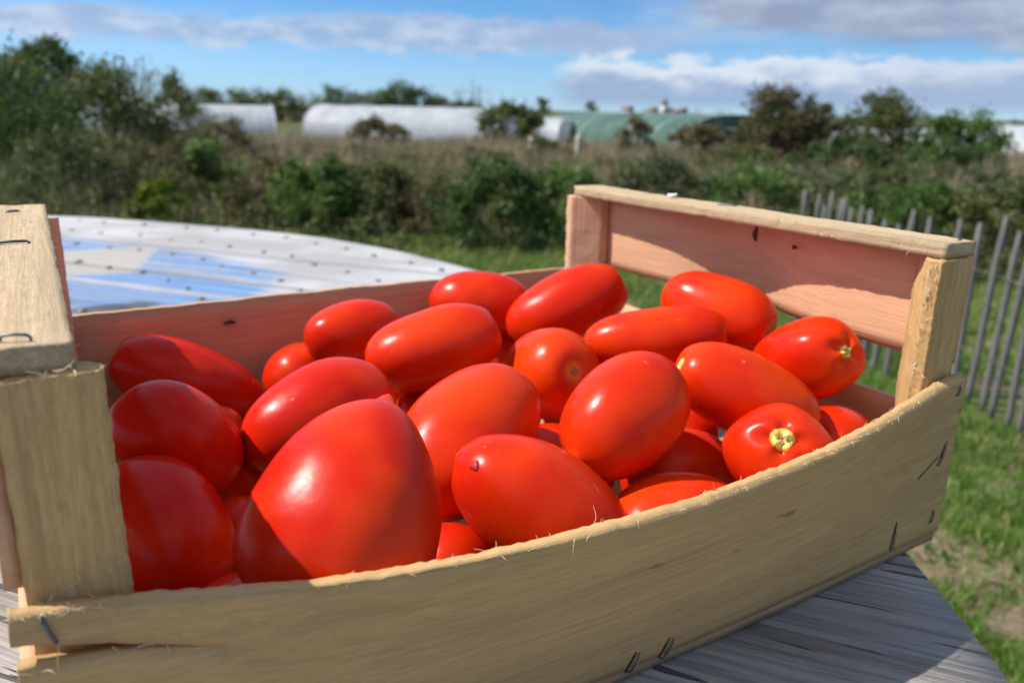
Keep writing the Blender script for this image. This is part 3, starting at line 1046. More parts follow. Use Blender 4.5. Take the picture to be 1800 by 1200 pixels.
# one curled shaving at the right end of the right top rail
a = np.linspace(0, 2.2, 9)
V, F, _ = tubes([np.stack([CL + 0.0005 + 0.0045 * a / 2.2, 0.010 - 0.001 * a, 0.1375 - 0.0016 * np.sin(a)], -1)], [np.linspace(0.0005, 0.0003, 9)], 5)
part('shaving', V, F, FIBRE, crate)

# white flake lying on the right top rail
def flake():
    V, F = [], []
    base = np.array([CL - 0.0065, 0.2045, HC + 0.0008])
    n0 = 0
    for (dx, dy, dz, r) in ((0, 0, 0.0004, .0021), (0.0006, 0.0028, 0.0004, .0017), (-0.0005, -0.0024, 0.0009, .0016), (0.0003, -0.0036, 0.0016, .0011)):
        for i in range(5):
            for j in range(8):
                th, ph = math.pi * i / 4, 2 * math.pi * j / 8
                rr = r * (1 + 0.3 * nz(dx + i, dy + j, dz, 9.3))
                V.append(base + np.array([dx, dy, dz]) + rr * np.array([math.sin(th) * math.cos(ph), math.sin(th) * math.sin(ph), 0.55 * math.cos(th)]))
        for i in range(4):
            for j in range(8):
                F.append((n0 + i * 8 + j, n0 + (i + 1) * 8 + j, n0 + (i + 1) * 8 + (j + 1) % 8, n0 + i * 8 + (j + 1) % 8))
        n0 += 40
    o = part('white_flake', V, F, FLUFF, origin=tuple(base), smooth=True)
    tag(o, 'tiny white flake lying on the sunlit top rail of the crate', 'flake')


flake()

# ------------------------------------------------------------------ tomatoes
# centre, long axis, half length, radius
TOM = {
    1: ((0.0784, 0.2669, 0.0502), (0.871, -0.205, -0.447), 0.0426, 0.0230),
    2: ((0.0555, 0.1362, 0.0674), (0.578, 0.213, -0.788), 0.0294, 0.0218),
    3: ((0.0422, 0.0925, 0.0512), (0.225, -0.862, -0.454), 0.0309, 0.0238),
    4: ((0.1166, 0.1400, 0.0655), (0.949, 0.158, 0.271), 0.0365, 0.0244),
    5: ((0.0895, 0.0238, 0.0799), (0.551, 0.517, 0.655), 0.0360, 0.0310),
    6: ((0.1706, 0.2449, 0.0711), (0.998, 0.011, 0.057), 0.0293, 0.0217),
    7: ((0.1474, 0.2668, 0.0404), (0.811, 0.497, -0.308), 0.0291, 0.0224),
    8: ((0.1926, 0.1790, 0.0777), (0.921, -0.275, 0.274), 0.0376, 0.0227),
    9: ((0.2679, 0.2652, 0.0752), (0.883, -0.448, -0.136), 0.0346, 0.0231),
    10: ((0.3011, 0.2122, 0.0818), (0.817, -0.367, 0.445), 0.0399, 0.0240),
    11: ((0.1677, 0.0923, 0.0631), (0.830, 0.422, 0.365), 0.0405, 0.0279),
    12: ((0.2480, 0.1496, 0.0632), (-0.120, -0.930, 0.347), 0.0319, 0.0256),
    13: ((0.2290, 0.0611, 0.0735), (0.910, 0.231, 0.344), 0.0319, 0.0245),
    14: ((0.3021, 0.1255, 0.0822), (0.797, -0.586, 0.142), 0.0395, 0.0181),
    15: ((0.3522, 0.1316, 0.0904), (0.362, -0.912, -0.192), 0.0349, 0.0218),
    16: ((0.3494, 0.0654, 0.0807), (-0.130, -0.899, 0.418), 0.0312, 0.0223),
    17: ((0.2978, 0.0563, 0.0736), (0.733, -0.565, -0.379), 0.0371, 0.0212),
    18: ((0.2797, 0.0183, 0.0608), (-0.565, -0.526, 0.635), 0.0253, 0.0226),
    19: ((0.3469, 0.0399, 0.0408), (0.868, 0.262, -0.422), 0.0309, 0.0229),
    20: ((0.1704, 0.0359, 0.0552), (0.699, -0.483, -0.527), 0.0370, 0.0247),
    21: ((0.2360, 0.0292, 0.0327), (0.993, -0.107, -0.056), 0.0324, 0.0240),
    22: ((0.2720, 0.0679, 0.0318), (0.988, 0.018, -0.156), 0.0321, 0.0247),
    23: ((0.1407, 0.0507, 0.0278), (0.777, 0.230, -0.586), 0.0244, 0.0188),
    24: ((0.2191, 0.1004, 0.0316), (0.979, -0.009, -0.202), 0.0315, 0.0242),
    25: ((0.0853, 0.1575, 0.0318), (0.357, 0.126, -0.926), 0.0260, 0.0186),
    26: ((0.0753, 0.1063, 0.0286), (0.377, 0.020, -0.926), 0.0225, 0.0161),
    32: ((0.2825, 0.2607, 0.0332), (0.967, -0.194, 0.163), 0.0246, 0.0205),
    34: ((0.1901, 0.2538, 0.0329), (0.165, 0.985, -0.051), 0.0246, 0.0205),
    36: ((0.1874, 0.1775, 0.0347), (0.205, 0.969, 0.141), 0.0246, 0.0205),
    39: ((0.2821, 0.1629, 0.0313), (-0.984, -0.035, -0.174), 0.0246, 0.0205),
    41: ((0.0599, 0.0345, 0.0377), (-0.440, 0.898, -0.006), 0.0246, 0.0205),
    45: ((0.2971, 0.1008, 0.0385), (-0.742, 0.658, -0.128), 0.0246, 0.0205),
    46: ((0.2325, 0.2072, 0.0416), (-0.523, -0.817, 0.242), 0.0246, 0.0205),
    48: ((0.0746, 0.2124, 0.0321), (-0.979, 0.168, -0.116), 0.0246, 0.0205),
}
# blossom end: +1 along the axis, -1 against it; nipple height, egg taper, lobes
TS = {
    1: (1, .03, .05, 0), 2: (-1, .02, .06, 0), 3: (1, .02, .05, 0), 4: (-1, .03, .04, 0), 5: (1, .13, .30, .018),
    6: (-1, .02, .06, 0), 7: (-1, .02, .0, 0), 8: (-1, .02, .02, .006), 9: (-1, .02, .03, 0), 10: (-1, .02, .02, 0),
    11: (-1, .02, -.04, .010), 12: (-1, .02, .05, .016), 13: (-1, .14, .08, 0), 14: (-1, .02, .02, 0), 15: (-1, .02, .04, .012),
    16: (-1, .02, .06, .050), 17: (1, .02, .00, .014), 18: (-1, .02, .05, .045), 19: (1, .02, .0, .05), 20: (-1, .035, .06, .008),
    21: (-1, .02, .02, 0), 22: (-1, .02, 0, 0), 23: (1, .02, 0, 0), 24: (1, .02, 0, 0), 25: (-1, .02, 0, 0), 26: (-1, .02, 0, 0)}
RIPE = {1: .05, 2: .0, 3: .0, 4: .12, 5: .10, 6: .25, 7: .3, 8: .35, 9: .25, 10: .35, 11: .65, 12: .8, 13: .45, 14: .6, 15: .5, 16: .45, 17: 1.0, 18: .5, 19: .3, 20: .45, 21: .55}
SCARS = {12: (SCAR_DRY, .0023), 15: (SCAR_DRY, .0032), 16: (SCAR, .0034), 17: (SCAR, .0036), 18: (SCAR, .0052)}
LAB = {
    1: 'long red tomato against the back board, half in the shade of the left rail',
    2: 'shaded plum tomato beside the left corner post, middle one of three stacked there',
    3: 'dark shaded plum tomato low in the near left corner beside the post',
    4: 'long glossy tomato lying just behind the big pointed tomato, left of centre',
    5: 'biggest tomato in the front, pointed tip turned up',
    6: 'round tomato at the back touching the back board, left of the middle',
    7: 'mostly hidden tomato low at the back board, peeping out left of the round one',
    8: 'plump oval tomato in the middle of the back rows with a long highlight',
    9: 'tomato rising above the back board where the table edge meets it',
    10: 'tall oval tomato in front of the far right corner post',
    11: 'large blunt tomato right behind the pointed one, tilted upward',
    12: 'tomato in the middle with a dry brown stalk scar on its right side',
    13: 'egg-shaped tomato right of centre with a small pointed tip at lower left',
    14: 'slim long tomato lying across in front of the far right opening',
    15: 'tomato leaning against the right end panel with a brown stalk scar',
    16: 'lobed tomato near the right corner post with a yellow scar on its shoulder',
    17: 'long orange-red tomato with a yellow stalk end at its left tip',
    18: 'squat tomato by the near board with a yellow-green stalk scar facing up',
    19: 'low tomato at the right end, half hidden by the bowed near board',
    20: 'large tomato against the near board with a dark blossom dot, half in shadow',
    21: 'low tomato tucked behind the middle of the near board, right of the dotted one',
    22: 'dark lower-layer tomato in the gap under the long orange-red tomato',
    23: 'lower-layer tomato showing beside the big pointed tomato at the near board',
    24: 'lower-layer tomato in the dark gap behind the blossom-dot tomato',
    25: 'sunlit sliver of a lower tomato between the shaded ones and the long glossy one',
    26: 'lower tomato deep in shadow left of the big pointed tomato',
    32: 'sliver of a lower tomato just left of the scarred middle one, near its top',
    34: 'lower tomato in the small gap above the tip of the big pointed one, left part',
    36: 'lower tomato in the gap between the long glossy one and the large blunt one',
    39: 'lower tomato wedged below the scarred middle one, left of the egg-shaped one',
    41: 'deep red lower tomato at the board between the corner one and the pointed one',
    45: 'lower tomato under the long orange-red one, left of the squat scarred one',
    46: 'lower tomato between the plump oval one and the large blunt one',
    48: 'lower tomato under the long one by the back board, left of the long glossy one',
}


def tomato_mesh(i, C, ax, la, rb):
    bl, tip, egg, lobe = TS.get(i, (1, .02, .03, 0))
    z = Vector(ax).normalized() * bl                      # towards the blossom end
    q = z.to_track_quat('Z', 'Y').to_matrix()
    nr, ns = 46, 56
    V, T = [], []
    rnd = random.Random(i * 31)
    ph = rnd.uniform(0, 6.28)
    nl = rnd.choice([3, 4])
    sq = 0.82 if i not in (14, 17, 11, 8) else 0.76
    if i == 5:
        sq = 0.90
    squash = 0.90 if i == 18 else 1.0 - 0.08 * rnd.random()
    lobe = max(lobe, 0.010)
    for a in range(nr + 1):
        t = math.pi * a / nr
        s, c = math.sin(t), math.cos(t)
        r = rb * abs(s) ** sq
        zz = -la * (abs(c) ** 0.95) * (1 if c >= 0 else -1)
        r *= 1 - egg * (0.5 - 0.5 * c) * 1.1 + egg * 0.40
        zz += la * 0.085 * math.exp(-(t / 0.26) ** 2)                 # stalk dimple
        zz += la * tip * math.exp(-((math.pi - t) / (0.13 if tip < 0.1 else 0.10)) ** 2)       # blossom nipple
        if tip > 0.08:
            zz += la * 0.06 * math.exp(-((math.pi - t) / 0.45) ** 2)
        for b in range(ns):
            f = 2 * math.pi * b / ns
            lb = lobe * (0.4 + 0.6 * math.cos(t / 2) ** 2)
            k = 1 + lb * math.cos(nl * f + ph) + 0.35 * lb * math.cos(2 * f + 1 + ph)
            p = Vector((r * k * math.cos(f), r * k * math.sin(f) * squash, zz))
            if lobe > 0.025:                                           # creases that run out from the stalk
                p.z += 0.10 * rb * math.exp(-(t / 0.42) ** 2) * (math.cos(nl * f + ph) * 0.7)
            n = noise.noise(Vector((p.x * 34 + i * 3.1, p.y * 34, p.z * 34))) * 0.060 + noise.noise(Vector((p.x * 80, p.y * 80 + i, p.z * 80))) * 0.008
            p *= 1 + n
            V.append(q @ p)
            T.append(a / nr)
    V = np.array(V)
    I = np.arange(nr)[:, None] * ns
    J = np.arange(ns)[None]
    J2 = (J + 1) % ns
    F = np.stack([I + J, I + J2, I + ns + J2, I + ns + J], -1).reshape(-1, 4)
    me = mesh('tomato', V, F[:, ::-1], True, T)
    return me, q, ns, V


def add_tomato(i):
    C, ax, la, rb = TOM[i]
    me, q, ns, V = tomato_mesh(i, C, ax, la, rb)
    o = link('tomato', me, TOMATO, None, C)
    h = RIPE.get(i, 0.3)
    o.color = (h, h, h, 1.0)
    tag(o, LAB.get(i, 'lower layer tomato glimpsed through the gaps between the upper tomatoes'), 'tomato', 'plum tomatoes heaped in the crate')
    if i in SCARS:
        m, rad = SCARS[i]
        # disc that follows the dimple at the stalk end
        ring0 = V[:ns].mean(0)
        zax = np.array(q.col[2])
        xa, ya = np.array(q.col[0]), np.array(q.col[1])
        W, T2 = [ring0 - zax * 0.0006], [0.0]
        n = 16
        prof = ((0.22, 0.0010), (0.40, 0.0003), (0.62, 0.0009), (0.85, 0.0007), (1.05, -0.0006))
        for (rr, h) in prof:
            for k in range(n):
                a = 2 * math.pi * k / n
                wob = 1 + 0.07 * math.sin(5 * a + i) * (rr > 0.5)
                x, y = rad * rr * wob * math.cos(a), rad * rr * wob * math.sin(a)
                # height of the body there
                d = V - ring0
                lx, ly, lz = d @ xa, d @ ya, d @ zax
                sel = lz < rb * 0.8
                j = np.argmin(np.where(sel, (lx - x) ** 2 + (ly - y) ** 2, 9))
                W.append(ring0 + xa * x + ya * y + zax * (lz[j] - h))
                T2.append(min(1.0, rr / 1.05))
        F = [(0, 1 + (k + 1) % n, 1 + k) for k in range(n)]
        Q = []
        for p in range(len(prof) - 1):
            for k in range(n):
                a, b = 1 + p * n + k, 1 + p * n + (k + 1) % n
                Q.append((a, b, b + n, a + n))
        me2 = mesh('stalk_scar', W, [np.array(F), np.array(Q)], True, T2)
        link('stalk_scar', me2, m, o)
    if i == 20:
        # dark dry dot left by the blossom
        tc = CAM - np.array(C)
        tc = tc / np.linalg.norm(tc)
        zax = np.array(q.col[2]) + 1.25 * tc
        zax = zax / np.linalg.norm(zax)
        P = V[np.argmax(V @ zax)]
        xa = np.cross(zax, (0.0, 0.0, 1.0))
        xa = xa / np.linalg.norm(xa)
        ya = np.cross(zax, xa)
        W = [P + zax * 0.0005]
        n = 12
        for rr, h in ((0.0012, 0.0004), (0.0021, -0.0001), (0.0025, -0.0012)):
            for k in range(n):
                a = 2 * math.pi * k / n
                w = rr * (1 + 0.2 * math.sin(3 * a))
                W.append(P + xa * w * math.cos(a) + ya * w * math.sin(a) + zax * h)
        F = [(0, 1 + k, 1 + (k + 1) % n) for k in range(n)]
        Q = [(1 + p * n + k, 1 + (p + 1) * n + k, 1 + (p + 1) * n + (k + 1) % n, 1 + p * n + (k + 1) % n) for p in range(2) for k in range(n)]
        me2 = mesh('blossom_scar', W, [np.array(F), np.array(Q)], True)
        link('blossom_scar', me2, simple('blossom_scar', (0.36, 0.008, 0.008), 0.5, var=0.2, scale=500), o)
    return o


for i in TOM:
    add_tomato(i)

# ------------------------------------------------------------------ paling fence
def build_fence():
    f = thing('paling_fence', 'grey chestnut paling fence strung on wire at the right of the lawn', 'fence', (3.6, 2.0, GZ))
    FP = np.array([(2.72, 0.42), (2.94, 0.74), (3.15, 1.02), (3.32, 1.25), (3.46, 1.46), (3.57, 1.64), (3.60, 1.78), (3.55, 1.93), (3.50, 2.06), (3.56, 2.22), (3.66, 2.44), (3.80, 2.72), (3.94, 2.99)])
    seg = np.linalg.norm(np.diff(FP, axis=0), axis=1)
    L = np.concatenate([[0], np.cumsum(seg)])
    m, t = new_mat('weathered_paling')
    co = t.n('ShaderNodeTexCoord').outputs['Object']
    g = t.noise(t.scale(co, (1, 1, 0.08)), 160.0, 4.0, 0.6)
    b_ = t.noise(co, 3.5, 3.0)
    col = t.ramp(g, [(0.3, (0.085, 0.080, 0.077)), (0.55, (0.165, 0.155, 0.148)), (0.75, (0.27, 0.255, 0.24))])
    col = t.mix(t.smooth(b_, 0.5, 0.7, 0.0, 0.5), col, (0.30, 0.25, 0.20))
    bs = t.n('ShaderNodeBsdfPrincipled', {}, Base_Color=col, Roughness=0.85, Normal=bump(t, g, 0.6, 0.003))
    finish(t, bs.outputs[0])
    wires = {0.24: [], 0.60: []}
    s = 0.03
    rng = np.random.default_rng(3)
    while s < L[-1]:
        x, y = np.interp(s, L, FP[:, 0]), np.interp(s, L, FP[:, 1])
        k = min(np.searchsorted(L, s), len(seg)) - 1
        d = (FP[k + 1] - FP[k]) / seg[k]
        nrm = np.array([-d[1], d[0]])
        g0 = float(gz(x, y))
        h = 0.845 + rng.normal(0, 0.025)
        lean = rng.normal(0, 0.02, 2)
        w, th = rng.uniform(0.009, 0.015), rng.uniform(0.008, 0.012)
        seed = rng.uniform(0, 50)

        def fn(u, v, q):
            z = h * u
            taper = 1.0 if u < 0.93 else max(0.30, 1 - (u - 0.93) * 9)
            a = (v - 0.5) * 2 * w * taper * (1 + 0.15 * nz(u, 0, 0, 3, seed))
            b = (q - 0.5) * 2 * th * (0.8 + 0.2 * taper)
            wob = 0.006 * nz(u, 1, 0, 2.5, seed)
            return (x + d[0] * (a + wob + lean[0] * z) + nrm[0] * (b + lean[1] * z), y + d[1] * (a + wob + lean[0] * z) + nrm[1] * (b + lean[1] * z), g0 - 0.03 + z)
        V, F = wbox(9, 2, 1, fn)
        me = mesh('pale', V - ORG[f] - np.array([x, y, g0]) + ORG[f], F)
        o = link('pale', me, m, f)
        o.location = (x - ORG[f][0], y - ORG[f][1], g0 - ORG[f][2])
        for hz in wires:
            wires[hz].append((x + nrm[0] * 0.011, y + nrm[1] * 0.011, g0 + hz + rng.normal(0, .004)))
            wires[hz].append((x + d[0] * 0.036 + nrm[0] * 0.0, y + d[1] * 0.036, g0 + hz + rng.normal(0, .004)))
        s += 0.096 + rng.normal(0, 0.014)
    for hz, P in wires.items():
        V, F, _ = tubes([np.array(P)], [0.0019], 5)
        part('wire', V, F, NAIL, f)


build_fence()

# ------------------------------------------------------------------ plants
def leaf_quads(rng, P, size, aspect, tint, up=0.25, jit=0.35):
    """rhombus leaves at the points P"""
    n = len(P)
    d = rng.normal(size=(n, 3))
    d[:, 2] += up
    d /= np.linalg.norm(d, axis=1)[:, None]
    e = np.cross(d, rng.normal(size=(n, 3)))
    e /= np.linalg.norm(e, axis=1)[:, None] + 1e-9
    L = size * rng.uniform(0.6, 1.35, n)[:, None]
    W = L * aspect
    fold = np.cross(d, e) * L * 0.12
    V = np.stack([P - d * L, P + e * W + fold, P + d * L, P - e * W + fold], 1).reshape(-1, 3)
    F = np.arange(4 * n).reshape(n, 4)
    T = np.repeat(np.clip(tint, 0, 1), 4)
    return V, F, T


def shrub_points(rng, c, w, h, dep, n, K, tight, base=0.12, dome=1.0):
    th = rng.uniform(0, 2 * math.pi, K)
    zz = rng.uniform(base, 1.0, K) ** 0.9
    rad = np.sqrt(np.clip(1 - (zz * 0.98) ** (2.2 * dome), 0.03, 1)) * np.sqrt(rng.uniform(0.12, 1, K))
    Kc = np.stack([c[0] + rad * np.cos(th) * w / 2, c[1] + rad * np.sin(th) * dep / 2, c[2] + zz * h * rng.uniform(0.82, 1.0, K)], -1)
    ks = rng.integers(0, K, n)
    sd = tight * min(w, h) * rng.uniform(0.6, 1.3, K)
    P = Kc[ks] + rng.normal(size=(n, 3)) * sd[ks][:, None] * np.array([1, 1, 0.85])
    P[:, 2] = np.maximum(P[:, 2], c[2] + 0.02)
    kt = rng.uniform(0, 1, K)
    return P, kt[ks], Kc


def shrub(name, label, cat, az, D, w, h, mat, n=3000, K=40, tight=0.075, leaf=0.028, aspect=0.42, sink=0.0, tlo=0.05, thi=0.9,
          stem_mat=None, stems=10, group=None, trunk=False, dome=1.0, base=0.12):
    rng = np.random.default_rng(abs(hash((round(az * 10), round(D * 10)))) % 2 ** 31)
    x, y = polar(az, D)
    g = float(gz(x, y))
    c = (float(x), float(y), g - sink)
    o = thing(name, label, cat, c, group)
    P, kt, Kc = shrub_points(rng, c, w, h, w * 0.85, n, K, tight, base, dome)
    tint = tlo + (thi - tlo) * (0.62 * kt + 0.38 * rng.uniform(0, 1, n))
    V, F, T = leaf_quads(rng, P, leaf, aspect, tint)
    part('crown' if trunk else 'foliage', V, F, mat, o, tint=T)
    paths, rr = [], []
    if trunk:
        tp = [np.array([c[0], c[1], c[2] - 0.05]), np.array([c[0] + .02 * h, c[1], c[2] + h * .25]), np.array([c[0] - .02 * h, c[1] + .02 * h, c[2] + h * .55])]
        paths.append(tp)
        rr.append(np.array([0.030, 0.022, 0.012]) * h)
    for k in rng.permutation(len(Kc))[:stems]:
        e = Kc[k]
        s0 = np.array([c[0] + rng.normal(0, .06 * w), c[1] + rng.normal(0, .06 * w), c[2] - 0.03]) if not trunk else tp[1] + (tp[2] - tp[1]) * rng.random()
        mid = (s0 + e) / 2 + rng.normal(0, 0.05 * h, 3)
        paths.append([s0, mid, e + np.array([0, 0, 0.03 * h])])
        r0 = (0.010 if not trunk else 0.012) * h
        rr.append(np.array([r0, r0 * 0.6, r0 * 0.25]))
    V, F, _ = tubes(paths, rr, 5)
    part('trunk' if trunk else 'stems', V, F, stem_mat or BARK, o)
    return o


def branchy(name, label, cat, az, D, w, h, mat, n=900, leaf=0.02, lean=(0, 0), depth=5, group=None, tone=None):
    """open, half-leafless shrub or tree made of forking branches"""
    rng = np.random.default_rng(int(az * 100 + 9000 + D))
    x, y = polar(az, D)
    c = np.array([float(x), float(y), float(gz(x, y))])
    o = thing(name, label, cat, tuple(c), group)
    paths, rr, tips = [], [], []

    def grow(p, d, L, r, k):
        q = p + d * L * 0.5 + rng.normal(0, 0.05 * L, 3)
        e = p + d * L
        paths.append([p, q, e])
        rr.append(np.array([r, r * 0.82, r * 0.62]))
        if k == 0:
            tips.append(e)
            return
        for _ in range(2 if rng.random() < 0.45 else 3):
            nd = d + rng.normal(0, 0.42, 3) + np.array([0, 0, 0.06])
            nd /= np.linalg.norm(nd)
            grow(e, nd, L * rng.uniform(0.62, 0.86), r * 0.62, k - 1)
    for s in range(3 if depth > 4 else 2):
        d0 = np.array([rng.normal(0, 0.30) * w / h * 1.6, rng.normal(0, 0.30) * w / h * 1.6, 1.0])
        d0 /= np.linalg.norm(d0)
        grow(c + np.array([rng.normal(0, .04 * w), rng.normal(0, .04 * w), -0.04]), d0, h * 0.30, 0.014 * h, depth - 1)
    V, F, _ = tubes(paths, rr, 4)
    part('trunk', V, F, TWIG if tone is None else tone, o)
    if n:
        tips = np.array(tips)
        P = tips[rng.integers(0, len(tips), n)] + rng.normal(0, 0.045 * h, (n, 3))
        V, F, T = leaf_quads(rng, P, leaf, 0.42, rng.uniform(0.2, 1, n))
        part('crown', V, F, mat, o, tint=T)
    return o


# tall thicket on the left
shrub('evergreen_tree', 'dark evergreen tree at the far left edge, taller than the thicket', 'tree', -33.3, 16.0, 1.8, 2.22, L_DARK, n=7000, K=60, base=0.1, leaf=0.05, trunk=True, thi=0.75)
shrub('evergreen_tree', 'dark bushy evergreen with a ragged top just right of the leftmost tree', 'tree', -29.5, 17.0, 1.35, 2.25, L_DARK, n=7500, K=55, dome=1.8, leaf=0.05, trunk=True, thi=0.65)
shrub('olive_shrub', 'olive green shrub filling the dip between the two dark evergreens', 'shrub', -31.3, 15.0, 1.6, 2.05, L_OLIVE, n=5500, K=50, leaf=0.04)
shrub('bramble_thicket', 'broad dark green bramble thicket below the evergreens at the left', 'bush', -31.2, 11.5, 2.2, 1.72, L_DARK, n=7000, K=60, leaf=0.035, thi=0.95)
shrub('bramble_thicket', 'mid green bramble thicket right of the darkest one, below the bare shrub', 'bush', -26.2, 11.8, 1.7, 1.62, L_OLIVE, n=6000, K=55, leaf=0.035)
branchy('bare_shrub', 'thin half-leafless shrub standing against the sky at the left', 'shrub', -26.6, 14.0, 1.5, 2.1, L_GREY, n=1500, leaf=0.024)
branchy('bare_shrub', 'twiggy grey shrub next to the half-leafless one, drooping to the right', 'shrub', -24.4, 14.6, 1.3, 1.95, L_GREY, n=700, leaf=0.022)
shrub('scrub_bush', 'brownish green bush between the bare shrubs and the left tunnel', 'bush', -22.6, 14.0, 1.5, 1.45, L_OLIVE, n=4200, K=45, leaf=0.034)
shrub('scrub_bush', 'dull brown bush in front of the left end of the first tunnel', 'bush', -19.6, 13.0, 1.4, 1.05, L_BROWN, n=3600, K=40, leaf=0.03)
shrub('scrub_bush', 'grey leafed bush low at the left behind the table', 'bush', -28.2, 9.4, 1.7, 0.95, L_GREY, n=4200, K=45, leaf=0.028)
shrub('scrub_bush', 'grey brown bush behind the left part of the table rim', 'bush', -23.8, 9.6, 1.5, 0.80, L_BROWN, n=4200, K=45, leaf=0.026)
shrub('leafy_bush', 'bright yellow green bush behind the left half of the table', 'bush', -24.2, 8.6, 0.55, 0.50, L_YEL, n=1600, K=16, leaf=0.034, base=0.4)
shrub('leafy_bush', 'fresh green leafy bush right of the yellow green one', 'bush', -20.9, 9.6, 0.95, 0.86, L_MID, n=3400, K=30, leaf=0.034, thi=1.0)
shrub('scrub_bush', 'brown withered bush between the two green ones behind the table', 'bush', -17.4, 9.0, 1.1, 0.72, L_BROWN, n=3000, K=34, leaf=0.026)
shrub('leafy_bush', 'dark green bush behind the middle of the table rim', 'bush', -13.6, 8.5, 1.05, 0.80, L_MID, n=4200, K=40, leaf=0.034, tlo=0.0)
shrub('leafy_bush', 'olive bush right of the dark green one behind the table', 'bush', -9.4, 8.3, 0.95, 0.70, L_OLIVE, n=3600, K=36, leaf=0.03)
shrub('scrub_bush', 'small brown bush in the gap left of the wide green bush', 'bush', -6.0, 8.0, 0.85, 0.55, L_BROWN, n=2400, K=28, leaf=0.026)
shrub('leafy_bush', 'wide dark green bush left of the far crate corner', 'bush', -1.6, 7.4, 1.30, 0.80, L_DARK, n=6000, K=55, leaf=0.032, thi=1.0)
shrub('leafy_bush', 'mid green bush directly behind the far crate corner', 'bush', 3.8, 7.6, 1.00, 0.78, L_MID, n=4200, K=40, leaf=0.032)
shrub('leafy_bush', 'grey green bush above the left half of the right top rail', 'bush', 10.0, 8.2, 1.5, 0.84, L_GREY, n=5000, K=46, leaf=0.03)
shrub('leafy_bush', 'green bush above the middle of the right top rail', 'bush', 16.5, 8.6, 1.6, 0.80, L_MID, n=5000, K=46, leaf=0.03, thi=0.8)
shrub('leafy_bush', 'grey green bush behind the left end of the paling fence', 'bush', 21.8, 8.2, 1.3, 0.76, L_GREY, n=4200, K=40, leaf=0.03)
shrub('leafy_bush', 'low green bush behind the middle of the paling fence', 'bush', 26.4, 7.8, 1.4, 0.72, L_MID, n=4600, K=42, leaf=0.03, thi=0.8)
shrub('leafy_bush', 'olive bush behind the fence at the right edge', 'bush', 31.6, 7.6, 1.4, 0.78, L_OLIVE, n=4600, K=42, leaf=0.03)
# middle distance
shrub('scrub_bush', 'brown scrub in the meadow left of the small gap between the white tunnels', 'bush', -15.8, 14.0, 2.0, 0.58, L_BROWN, n=3600, K=55, leaf=0.035, base=0.05)
shrub('scrub_bush', 'olive scrub in the meadow below the left end of the longest tunnel', 'bush', -12.0, 15.5, 2.2, 0.55, L_OLIVE, n=3600, K=55, leaf=0.035, base=0.05)
shrub('scrub_bush', 'grey green scrub in the meadow below the middle of the longest tunnel', 'bush', -7.4, 14.0, 1.8, 0.47, L_GREY, n=3200, K=50, leaf=0.035, base=0.05)
shrub('scrub_bush', 'brown scrub in the meadow in front of the round dark bush', 'bush', -2.8, 16.0, 2.2, 0.56, L_BROWN, n=3600, K=55, leaf=0.035, base=0.05)
shrub('scrub_bush', 'olive scrub right of the round dark bush, below the green tunnel', 'bush', 2.6, 18.0, 2.4, 0.62, L_OLIVE, n=3600, K=55, leaf=0.04, base=0.05)
shrub('scrub_bush', 'grey green scrub below the left half of the green tunnel', 'bush', 6.8, 14.0, 2.2, 0.51, L_GREY, n=3600, K=55, leaf=0.035, base=0.05)
shrub('scrub_bush', 'brown scrub below the right half of the green tunnel', 'bush', 12.2, 13.5, 2.4, 0.56, L_BROWN, n=4000, K=60, leaf=0.035, base=0.05)
shrub('scrub_bush', 'olive scrub between the green tunnel and the first hawthorn', 'bush', 15.6, 15.5, 2.2, 0.74, L_OLIVE, n=4000, K=60, leaf=0.04, base=0.05)
shrub('scrub_bush', 'grey green scrub in front of the hawthorns', 'bush', 19.6, 12.0, 2.2, 0.56, L_GREY, n=4000, K=60, leaf=0.035, base=0.05)
shrub('scrub_bush', 'olive scrub in front of the broad green shrub', 'bush', 25.6, 11.5, 2.2, 0.58, L_OLIVE, n=4000, K=60, leaf=0.035, base=0.05)
shrub('scrub_bush', 'grey green scrub at the right edge beyond the fence', 'bush', 31.5, 11.0, 2.0, 0.62, L_GREY, n=3600, K=55, leaf=0.035, base=0.05)
shrub('scrub_bush', 'rusty brown bush in front of the second white tunnel', 'bush', -9.6, 25.0, 2.5, 1.02, L_BROWN, n=4500, K=60, base=0.05, leaf=0.06)
shrub('round_bush', 'round dark green bush where the white and green tunnels meet', 'bush', -0.4, 25.0, 2.5, 1.58, L_OLIVE, n=7000, K=75, base=0.05, dome=1.5, leaf=0.06)
shrub('scrub_bush', 'brown bush in front of the left part of the green tunnel', 'bush', 8.2, 21.0, 1.2, 1.10, L_BROWN, n=1800, K=26, leaf=0.05)
shrub('scrub_bush', 'wide brown bush in front of the middle of the green tunnel', 'bush', 12.4, 20.0, 2.3, 1.05, L_BROWN, n=3200, K=40, leaf=0.05)
shrub('hawthorn', 'reddish brown hawthorn with ragged top at the right of the green tunnel', 'tree', 17.6, 18.0, 2.15, 1.78, L_RED, n=7500, K=75, base=0.06, dome=1.5, leaf=0.05, trunk=True, stems=22, tight=0.07, tlo=0.15, thi=1.0)
shrub('hawthorn', 'second reddish hawthorn right of the first, thinner crown', 'tree', 20.3, 18.6, 1.25, 1.66, L_RED, n=3400, K=36, base=0.06, leaf=0.045, trunk=True, stems=18, tight=0.07, tlo=0.1, thi=0.85)
shrub('hawthorn', 'olive brown hawthorn in the middle of the three at the right', 'tree', 23.9, 19.0, 2.05, 1.78, L_OLIVE, n=7000, K=70, base=0.06, dome=1.4, leaf=0.05, trunk=True, stems=20, tlo=0.1)
